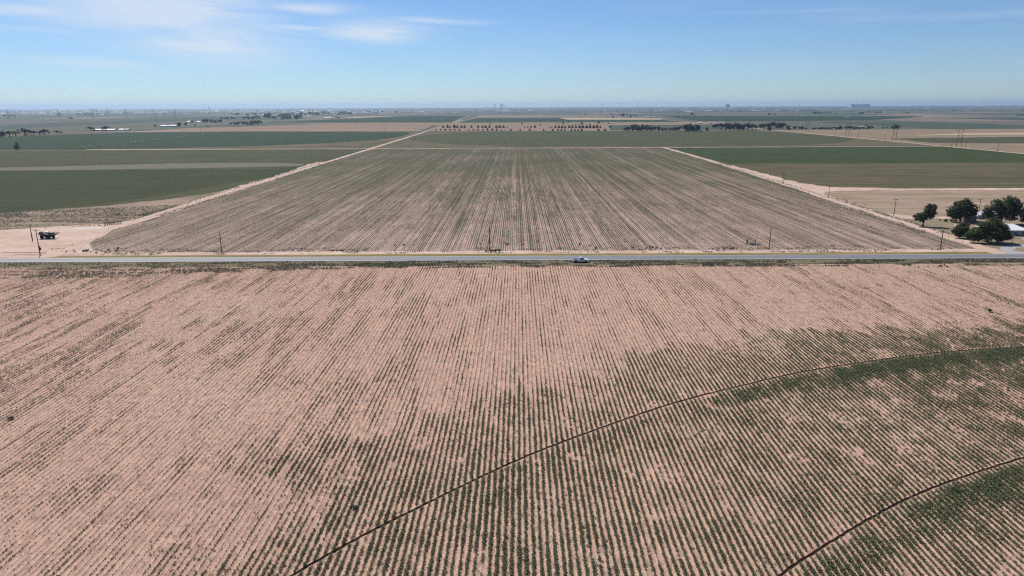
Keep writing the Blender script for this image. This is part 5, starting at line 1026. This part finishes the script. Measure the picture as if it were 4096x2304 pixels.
util_pole(*R[1], 'bare wooden pole standing in the yard next to the sprayer', 0, z=0.06, r=0.24)
util_pole(*R[2], 'plain roadside pole between the yard and the middle pole', 0, r=0.2)
util_pole(R[3][0], R[3][1], 10.2, 'plain dark roadside pole rising from green shrubs', 0, r=0.27)
util_pole(*R[4], 'plain roadside pole beside the scrap pile', 0, r=0.21)
util_pole(*R[5], 'roadside pole on the corner opposite the big front tree', 1, rz=1.2, r=0.21)
w_ = MB().tube((-9.6, 292, 6.5), (-6.7, 285.9, 0.05), 0.03, None, 4).build('guy_wire', M['black']); tag(w_, 'slanting guy wire from the middle roadside pole to the shoulder', 'wire')
Ln = POLES['lane']
util_pole(*Ln[0], 'paired pole beside the upper part of the right-hand lane', 0); util_pole(Ln[0][0] + 1.2, Ln[0][1] + 1, 9.0, 'short second pole of the pair beside the right-hand lane', 0)
util_pole(*Ln[1], 'single plain pole at the bend of the right-hand lane', 0)
util_pole(*Ln[2], 'crossarm pole where the field track meets the right-hand lane', 1, r=0.2)
util_pole(*Ln[3], 'crossarm pole between the two farmyard oaks', 1, r=0.2)
for p_ in POLES['Rline']: util_pole(*p_, 'wooden line pole along the far east lane', 1, 'poles along the east lane', r=0.24, z=0.08)
for p_ in POLES['Bline']: util_pole(*p_, 'thin distant pole along the section track by the junipers', 1, 'poles along the section track', r=0.26, z=0.2)
for k, (x_, y_) in enumerate(((68, 287.5), (118.5, 287), (-6.7, 285.6))):
    tag(MB().box((0, 0, 0.55), (0.1, 0.06, 1.3)).box((0, -0.04, 1.0), (0.22, 0.02, 0.3)).build('marker_post', M['darkred'], None, loc=(x_, y_, 0.04)), 'thin reddish marker post on the far road shoulder', 'post', 'marker posts on the shoulder')

def hframe(x, y, h, w, label, group):
    t = thing('transmission_tower', label, 'pylon', (x, y, 0.06 if y < 2000 else 0.3), 0.0, group)
    for s in (-1, 1): link('pole', MB().tube((s * w * 0.46, 0, -0.2), (s * w * 0.42, 0, h), 0.34, 0.24, 8).mesh('pole', M['pole'], True), t)
    MB().tube((-w * 0.95, 0, h * 0.86), (-w * 0.42, 0, h * 0.93), 0.18).tube((-w * 0.42, 0, h * 0.93), (0, 0, h * 0.97), 0.18).tube((0, 0, h * 0.97), (w * 0.42, 0, h * 0.93), 0.18).tube((w * 0.42, 0, h * 0.93), (w * 0.95, 0, h * 0.86), 0.18).build('crossarm', M['pole'], t)
    for z0_, z1_ in ((0.32, 0.58), (0.60, 0.84)):
        MB().tube((-w * 0.45, 0, h * z0_), (w * 0.43, 0, h * z1_), 0.13, None, 5).tube((w * 0.45, 0.25, h * z0_), (-w * 0.43, 0.25, h * z1_), 0.13, None, 5).build('cross_brace', M['pole'], t)
    for q in (-0.9, 0, 0.9): MB().tube((q * w, 0, h * (0.865 if q else 0.965)), (q * w, 0, h * (0.865 if q else 0.965) - 1.6), 0.10).build('insulator_string', M['insul'], t)
for x_, y_, h_, w_ in HF: hframe(x_, y_, h_, max(w_, 6.5), 'wooden two-legged transmission tower with cross braces along the east lane', 'two-legged transmission towers')
def lattice(x, y, h):
    t = thing('lattice_tower', 'faint steel lattice pylon far across the left plain', 'pylon', (x, y, 0.2), random.uniform(-0.3, 0.3), 'lattice pylons on the far plain')
    b = MB(); w0, w1 = h * 0.085, h * 0.02
    for sx in (-1, 1):
        for sy in (-1, 1): b.tube((sx * w0, sy * w0, 0), (sx * w1, sy * w1, h), 0.34, 0.24, 4)
    for k in range(6):
        a_, c_ = k / 6, (k + 1) / 6; wa, wc = w0 + (w1 - w0) * a_, w0 + (w1 - w0) * c_
        for sy in (-1, 1): b.tube((-wa, sy * wa, h * a_), (wc, sy * wc, h * c_), 0.18, None, 4); b.tube((wa, sy * wa, h * a_), (-wc, sy * wc, h * c_), 0.18, None, 4)
    b.build('mast', M['steel'], t)
    for z_, l in ((0.72, 0.17), (0.84, 0.14), (0.95, 0.11)): MB().tube((-h * l, 0, h * z_), (h * l, 0, h * z_), 0.26, None, 4).build('crossarm', M['steel'], t)
for p_ in LAT: lattice(*p_)

# ------------------------------------------------------------------ centre pivots
def pivot(pts, hub, label, z):
    t = thing('pivot_irrigator', label, 'irrigator', (hub[0], hub[1], z))
    L = [Vector((p[0] - hub[0], p[1] - hub[1], 0)) for p in pts] + [Vector((0, 0, 0))]
    d = (L[-1] - L[0]).normalized(); s_ = Vector((-d.y, d.x, 0)); hh = 3.8
    for k, p_ in enumerate(L[:-1]):
        f = MB()
        for q in (-1, 1): f.tube(p_ + s_ * q * 2.1 + Vector((0, 0, 0.6)), p_ + Vector((0, 0, hh)), 0.11, 0.09, 5)
        f.tube(p_ - s_ * 2.1 + Vector((0, 0, 0.6)), p_ + s_ * 2.1 + Vector((0, 0, 0.6)), 0.10, None, 5)
        fo = f.build('drive_tower', M['wallg'], t)
        for q in (-1, 1):
            c_ = p_ + s_ * q * 2.1 + Vector((0, 0, 0.7))
            MB().lathe([(0.15, -0.2), (0.7, -0.2), (0.7, 0.2), (0.15, 0.2)], 12, 'x', tuple(c_)).build('wheel', M['rubber'], fo)
        e_ = L[k + 1]
        MB().tube(p_ + Vector((0, 0, hh)), p_.lerp(e_, 0.5) + Vector((0, 0, hh + 0.7)), 0.075, None, 5, False).tube(p_.lerp(e_, 0.5) + Vector((0, 0, hh + 0.7)), e_ + Vector((0, 0, hh)), 0.075, None, 5, False).build('span_pipe', M['steel'], t)
        tr = MB()
        for q in (-1, 1):
            m_ = [p_.lerp(e_, u_) + s_ * q * 0.9 * (1 if 0 < u_ < 1 else 0) + Vector((0, 0, hh + (0.7 * (1 - abs(2 * u_ - 1)) - 1.0 if 0 < u_ < 1 else 0))) for u_ in (0, 0.2, 0.4, 0.6, 0.8, 1)]
            for a_, c_ in zip(m_, m_[1:]): tr.tube(a_, c_, 0.03, None, 4, False)
        tr.build('truss', M['steel'], t)
    hb = MB()
    for a_ in (0.8, 2.36, 3.93, 5.5): hb.tube((1.6 * math.cos(a_), 1.6 * math.sin(a_), 0), (0.2 * math.cos(a_), 0.2 * math.sin(a_), hh), 0.1, None, 5)
    hb.build('hub_tower', M['steel'], t)
    MB().box((1.6, 0.6, 0.9), (0.9, 0.6, 1.4)).build('control_box', M['white'], t)
    return t
pivot(PIVOT[:-1], PIVOT[-1], 'long centre pivot irrigator with wheeled towers crossing the circular green field', 0.14)
pivot(PIVOTL[:-1], PIVOTL[-1], 'centre pivot irrigator stretched across the teal crop', 0.14)
for x_, y_, l_ in ((232.6, 1424, 'white pump box beside the pivot hub of the circular field'), (-379.0, 1512, 'white pump box beside the pivot hub in the teal crop')):
    t = thing('pump_box', l_, 'pump box', (x_, y_, 0.14)); MB().box((0, 0, 0.9), (2.6, 2.0, 1.8)).build('cabinet', M['white'], t); MB().box((0, 0, 1.85), (2.9, 2.3, 0.12)).build('lid', M['tinroof'], t)

# ------------------------------------------------------------------ buildings
def gable(name, label, cat, x, y, w, h, dpt, wallm, roofm, group=None, rz=0.0, z=0.05, windows=2, pitch=0.28, door=True):
    t = thing(name, label, cat, (x, y, z), rz, group)
    eave = h * 0.62
    rise = h - eave
    # ridge along the long side (x)
    MB().add([(-w / 2, -dpt / 2, -0.2), (w / 2, -dpt / 2, -0.2), (w / 2, dpt / 2, -0.2), (-w / 2, dpt / 2, -0.2), (-w / 2, -dpt / 2, eave), (w / 2, -dpt / 2, eave), (w / 2, dpt / 2, eave), (-w / 2, dpt / 2, eave), (-w / 2, 0, h - 0.12), (w / 2, 0, h - 0.12)],
             [(0, 1, 5, 4), (1, 2, 6, 9, 5), (2, 3, 7, 6), (3, 0, 4, 8, 7), (4, 5, 9, 8), (6, 7, 8, 9)]).build('wall', wallm, t)
    ov = 0.35
    s_ = rise / (dpt / 2)
    rf = MB()
    for q in (-1, 1):
        a_ = [(-w / 2 - ov, q * (dpt / 2 + ov), eave - s_ * ov + 0.04), (w / 2 + ov, q * (dpt / 2 + ov), eave - s_ * ov + 0.04), (w / 2 + ov, 0, h + 0.04), (-w / 2 - ov, 0, h + 0.04)]
        rf.add(a_ + [(p_[0], p_[1], p_[2] + 0.14) for p_ in a_], [(3, 2, 1, 0), (4, 5, 6, 7), (0, 1, 5, 4), (1, 2, 6, 5), (2, 3, 7, 6), (3, 0, 4, 7)])
    rf.build('roof', roofm, t)
    if door: MB().box((w * 0.12, -dpt / 2 - 0.03, min(1.3, eave * 0.42)), (min(3.2, w * 0.16), 0.08, min(2.6, eave * 0.84))).build('door', M['wallg'], t)
    for k in range(windows):
        f = MB().box((-w * 0.34 + k * w * 0.62 / max(1, windows - 1 if windows > 1 else 1), -dpt / 2 - 0.03, eave * 0.55), (min(1.8, w * 0.10), 0.07, eave * 0.36)).build('window', M['white'], t)
        MB().box((-w * 0.34 + k * w * 0.62 / max(1, windows - 1 if windows > 1 else 1), -dpt / 2 - 0.075, eave * 0.55), (min(1.5, w * 0.08), 0.03, eave * 0.28)).build('pane', M['glass'], f)
    return t
KIND = dict(
    shed=('farm_shed', 'long low shed with pale metal roof on a far farm', 'shed', 'wall', 'tinroof', 0), house=('farmhouse', 'small grey-roofed house on a far farm', 'house', 'wall', 'greyroof', 2),
    low=('low_building', 'low dull building lying far out on the plain', 'building', 'wallg', 'greyroof', 0), white=('white_building', 'small bright white building far out on the plain', 'building', 'wall', 'tinroof2', 0),
    yellow=('yellow_building', 'little yellowish building at the edge of the far settlement', 'building', 'yellow', 'tinroof', 0), barn=('barn', 'long purple-grey barn beside the pale far field', 'barn', 'wallg', 'greyroof', 0),
    bigshed=('open_shed', 'bright white roofed shed behind the grey shelter belt', 'shed', 'wall', 'tinroof', 1))
GRP = dict(shed='far farm sheds', house='far farmhouses', low='low far buildings', white='white far buildings')
for x_, y_, w_, h_, k_ in BLD:
    nm, lb, ct, wm, rm, nw_ = KIND[k_]
    h2 = max(h_, 3.5)
    gable(nm, lb, ct, x_, y_, max(w_, 6), h2, max(6, min(w_ * 0.6, 26)) * (1 + min(0.5, max(0, y_ - 2500) / 6000)), M[wm], M[rm], GRP.get(k_), 0, 0.2, nw_)
for x_, y_, w_, h_ in HB:
    gable('warehouse', 'long white warehouse strung along the right horizon', 'warehouse', x_, y_, w_, max(h_, 9), 90, M['wall'], M['tinroof'], 'white warehouses on the horizon', 0, 0.2, 0, door=True)
# grey works with a stack, slab blocks and masts on the skyline
M['farwall'] = paint('far_pale_wall', (0.62, 0.63, 0.64), 0.8, 0.2, 0, 0.1)
t = thing('factory', 'long grey works with a single square stack on the horizon', 'factory', (7392, 15000, 0.2))
MB().box((0, 0, 32), (404, 120, 65)).build('wall', M['farwall'], t); MB().box((0, 0, 65.6), (410, 126, 1.2)).build('roof', M['farwall'], t); MB().box((-62, 0, 83), (17, 17, 36)).build('stack', M['farwall'], t)
for k in range(9): MB().box((-160 + k * 40, -60.4, 45), (24, 0.8, 26)).build('window', M['glass'], t)
t = thing('office_block', 'lone grey slab block on the horizon right of the masts', 'building', (3977, 13000, 0.2))
MB().box((0, 0, 34), (78, 50, 69)).build('wall', M['farwall'], t); MB().box((8, 0, 71.5), (30, 24, 6)).build('roof_house', M['farwall'], t)
for k in range(6): MB().box((0, -25.4, 14 + k * 12), (70, 0.6, 5)).build('window', M['glass'], t)
for k, (x_, w_, h_) in enumerate(((-384, 12, 98), (-347, 10, 93), (-239, 19, 110), (-211, 12, 119), (-192, 14, 110), (-159, 12, 95))):
    t = thing('high_rise', 'hazy blue high-rise in the tiny skyline cluster on the horizon', 'tower', (x_, 16000, 0.2), 0, 'skyline cluster')
    MB().box((0, 0, h_ / 2), (w_, 16, h_)).build('wall', M['farwall'], t); MB().box((0, 0, h_ + 1.5), (w_ * 0.5, 8, 3)).build('roof_house', M['farwall'], t)
def mast(x, y, h, r, label, group):
    t = thing('radio_mast', label, 'mast', (x, y, 0.2), 0, group)
    MB().tube((0, 0, 0), (0, 0, h), r, r * 0.7, 6).build('mast', M['wallg'], t)
    b = MB()
    for a_ in (0.5, 2.6, 4.7): b.tube((0, 0, h * 0.8), (h * 0.35 * math.cos(a_), h * 0.35 * math.sin(a_), 0), 0.2, None, 3)
    b.build('guy_wires', M['wallg'], t)
for x_, h_ in ((1811, 160), (2162, 144), (2505, 163)): mast(x_, 14000, h_, 2.6, 'tall radio mast standing up against the sky right of the skyline', 'tall radio masts')
for x_, h_ in ((5146, 117), (5215, 120), (5401, 123), (5598, 119), (5687, 111), (8523, 107), (8712, 92)): mast(x_, 14000, h_, 1.2, 'thin faint mast on the right horizon by the works', 'thin horizon masts')

# ------------------------------------------------------------------ farmstead on the right
t = thing('farmhouse', 'farmhouse with broad white metal hip roof beside the big front tree', 'house', (237.8, 327.5, 0.06), rad(-6))
w, d, e_, h_ = 19.0, 11.5, 2.6, 4.9
MB().box((0, 0, e_ / 2 - 0.1), (w - 1, d - 1, e_ + 0.2)).build('wall', M['wallg'], t)
rv = [(-w / 2, -d / 2, e_), (w / 2, -d / 2, e_), (w / 2, d / 2, e_), (-w / 2, d / 2, e_), (-w / 2 + 4.6, 0, h_), (w / 2 - 4.6, 0, h_)]
rf = MB().add(rv, [(0, 1, 5, 4), (1, 2, 5), (2, 3, 4, 5), (3, 0, 4), (3, 2, 1, 0)]).build('roof', M['tinroof'], t)
for k in range(24):      # standing seams on the front slope
    x_ = -w / 2 + 0.6 + k * 0.775
    top = min(1.0, (x_ + w / 2) / 4.6, (w / 2 - x_) / 4.6)
    MB().tube((x_, -d / 2, e_ + 0.03), (x_, -d / 2 + d / 2 * top, e_ + (h_ - e_) * top + 0.03), 0.03, None, 4).build('seam', M['tinroof'], rf)
MB().box((-w / 2 + 5.2, 1.0, h_), (0.7, 0.7, 1.0)).build('chimney', M['wallb'], rf)
MB().lathe([(0.12, 0), (0.12, 0.6), (0.2, 0.62), (0.2, 0.75)], 8, 'z', (1.0, 0.6, h_ - 0.3)).build('vent', M['steel'], rf)
for x_ in (-6.6, -3.0, 3.6, 6.8):
    f = MB().box((x_, -d / 2 + 0.47, 1.45), (1.5, 0.08, 1.2)).build('window', M['white'], t); MB().box((x_, -d / 2 + 0.41, 1.45), (1.26, 0.05, 0.98)).build('pane', M['glass'], f)
MB().box((0.4, -d / 2 + 0.46, 1.05), (1.0, 0.1, 2.1)).build('door', M['wallb'], t)
for x_ in (-4.8, -1.4, 2.0, 5.2): MB().box((x_, -d / 2 + 0.25, e_ / 2), (0.16, 0.16, e_)).build('porch_post', M['white'], t)
def shed(name, label, x, y, w, d, h, rz, wm, rm):
    return gable(name, label, 'shed' if name != 'barn' else 'barn', x, y, w, h, d, M[wm], M[rm], None, rad(rz), 0.05, 0)
bn = shed('barn', 'old brown plank barn with white roof in the oak shade', 246.0, 366.5, 7.2, 6.0, 4.6, 4, 'wallb', 'tinroof')
for k in range(13): MB().box((-3.3 + k * 0.55, -3.05, 1.35), (0.46, 0.06, 2.9)).build('plank', M['wallb'], bn)
shed('tool_shed', 'white metal roofed shed peeping out right of the barn', 257.8, 374.5, 6.5, 5.0, 3.4, 8, 'wall', 'tinroof')
shed('tool_shed', 'small pale shed behind the back elm', 265.0, 377.0, 6.0, 5.0, 3.2, -4, 'wall', 'greyroof')
o = thing('water_tank', 'low white tank on the lawn left of the front trees', 'tank', (228.6, 347.2, 0.05)); MB().lathe([(0.95, 0), (0.95, 0.9), (0.8, 1.0)], 14, 'z').build('shell', M['white'], o); MB().lathe([(0.3, 0.98), (0.3, 1.1)], 10, 'z').build('lid', M['steel'], o)
# white pipe gate and wire fence along the lane
t = thing('pipe_gate', 'white pipe gate at the back corner of the farm lawn', 'gate', (233.0, 373.0, 0.06), rad(-12))
for z_ in (0.3, 0.65, 1.0, 1.35): MB().tube((-1.7, 0, z_), (1.7, 0, z_), 0.05, None, 6).build('rail', M['white'], t)
for x_ in (-1.7, 0, 1.7): MB().tube((x_, 0, 0.05), (x_, 0, 1.45), 0.06, None, 6).build('upright', M['white'], t)
t = thing('wire_fence', 'thin post and wire fence between the lane and the farm lawn', 'fence', (0, 0, 0.05))
fp = [(204.8, 305), (205.4, 311), (206.0, 317), (206.6, 323), (207.8, 326), (210.4, 324.2), (213.6, 323.4)]
for x_, y_ in fp: MB().tube((x_, y_, -0.1), (x_, y_, 1.35), 0.06, 0.05, 6).build('post', M['pole'], t)
for z_ in (0.45, 0.85, 1.2):
    b = MB()
    for a_, c_ in zip(fp, fp[1:]): b.tube((a_[0], a_[1], z_), (c_[0], c_[1], z_), 0.012, None, 3)
    b.build('wire', M['steel'], t)
t = thing('mailbox', 'mailbox on a dark post beside the gravel drive', 'mailbox', (226.8, 304.2, 0.05)); MB().tube((0, 0, -0.1), (0, 0, 1.35), 0.08, 0.07, 6).build('post', M['black'], t); MB().prism([(-0.28, 1.35), (0.28, 1.35), (0.28, 1.55), (0, 1.66), (-0.28, 1.55)], -0.12, 0.12).build('box', M['rim'], t)
# scrap and a wellhead at the end of the row field
t = thing('wellhead', 'dark upright well pump at the left of the scrap pile', 'well', (106.9, 305.0, 0.04)); MB().tube((0, 0, 0), (0, 0, 1.9), 0.32, 0.30, 10).build('motor', M['black'], t); MB().box((0, 0, 0.15), (1.6, 1.6, 0.3)).build('base', M['concrete'], t); MB().tube((0.3, 0, 0.7), (3.4, -0.5, 0.5), 0.14, None, 7).build('discharge_pipe', M['rim'], t)
t = thing('well_pipe', 'short dark standpipe in the middle of the scrap pile', 'pipe', (111.2, 306.6, 0.04)); MB().tube((0, 0, 0), (0, 0, 1.5), 0.2, None, 8).build('standpipe', M['black'], t); MB().lathe([(0.3, 1.45), (0.3, 1.55)], 10, 'z').build('cap', M['black'], t)
for k in range(12):
    a_ = random.uniform(0, 3.14); l_ = random.uniform(0.8, 2.0); x_, y_ = 108.9 + random.uniform(-2.2, 4.5), 304.2 + random.uniform(-1.6, 1.6)
    o = MB().box((0, 0, 0.12), (l_, 0.28, 0.22), a_).tube((-l_ / 3, 0, 0.2), (l_ / 3, 0.2, 0.55), 0.07, None, 6).build('scrap_pipe', random.choice((M['rim'], M['concrete'], M['white'])), None, loc=(x_, y_, 0.04))
    tag(o, 'grey length of scrap pipe in the pile beside the roadside pole', 'scrap', 'scrap pipes in the pile')
for k in range(7): bush(107.5 + random.uniform(-1.5, 4.5), 301.6 + random.uniform(-0.6, 0.8), random.uniform(0.6, 1.0), 'bush growing on the front of the scrap pile', group='bushes on the scrap pile')
# long white trailer at the junction
t = thing('trailer', 'long white trailer parked at the section track junction', 'trailer', (-233.5, 1838.0, 0.3)); MB().box((0, 0, 2.4), (14.5, 2.6, 2.9)).build('box', M['white'], t); MB().box((0, 0, 0.85), (14.0, 1.2, 0.3)).build('chassis', M['black'], t)
for x_ in (-5.4, -4.2, 5.2):
    for s in (-1, 1): wheel(t, x_, s * 1.0, 0.5, 0.3)

# ------------------------------------------------------------------ air
m, N = new_mat('haze_air')
pv = N.n('ShaderNodeVolumePrincipled')
N.put(pv.inputs['Color'], (0.52, 0.73, 1.0)); pv.inputs['Density'].default_value = HAZE; pv.inputs['Anisotropy'].default_value = 0.4
o_ = N.n('ShaderNodeOutputMaterial'); N.put(o_.inputs['Volume'], pv.outputs[0])
tag(MB().box((0, 14000, 84.0), (70000, 36000, 170.0)).build('haze', m), 'thin blue haze lying over the whole plain', 'haze', kind='stuff')
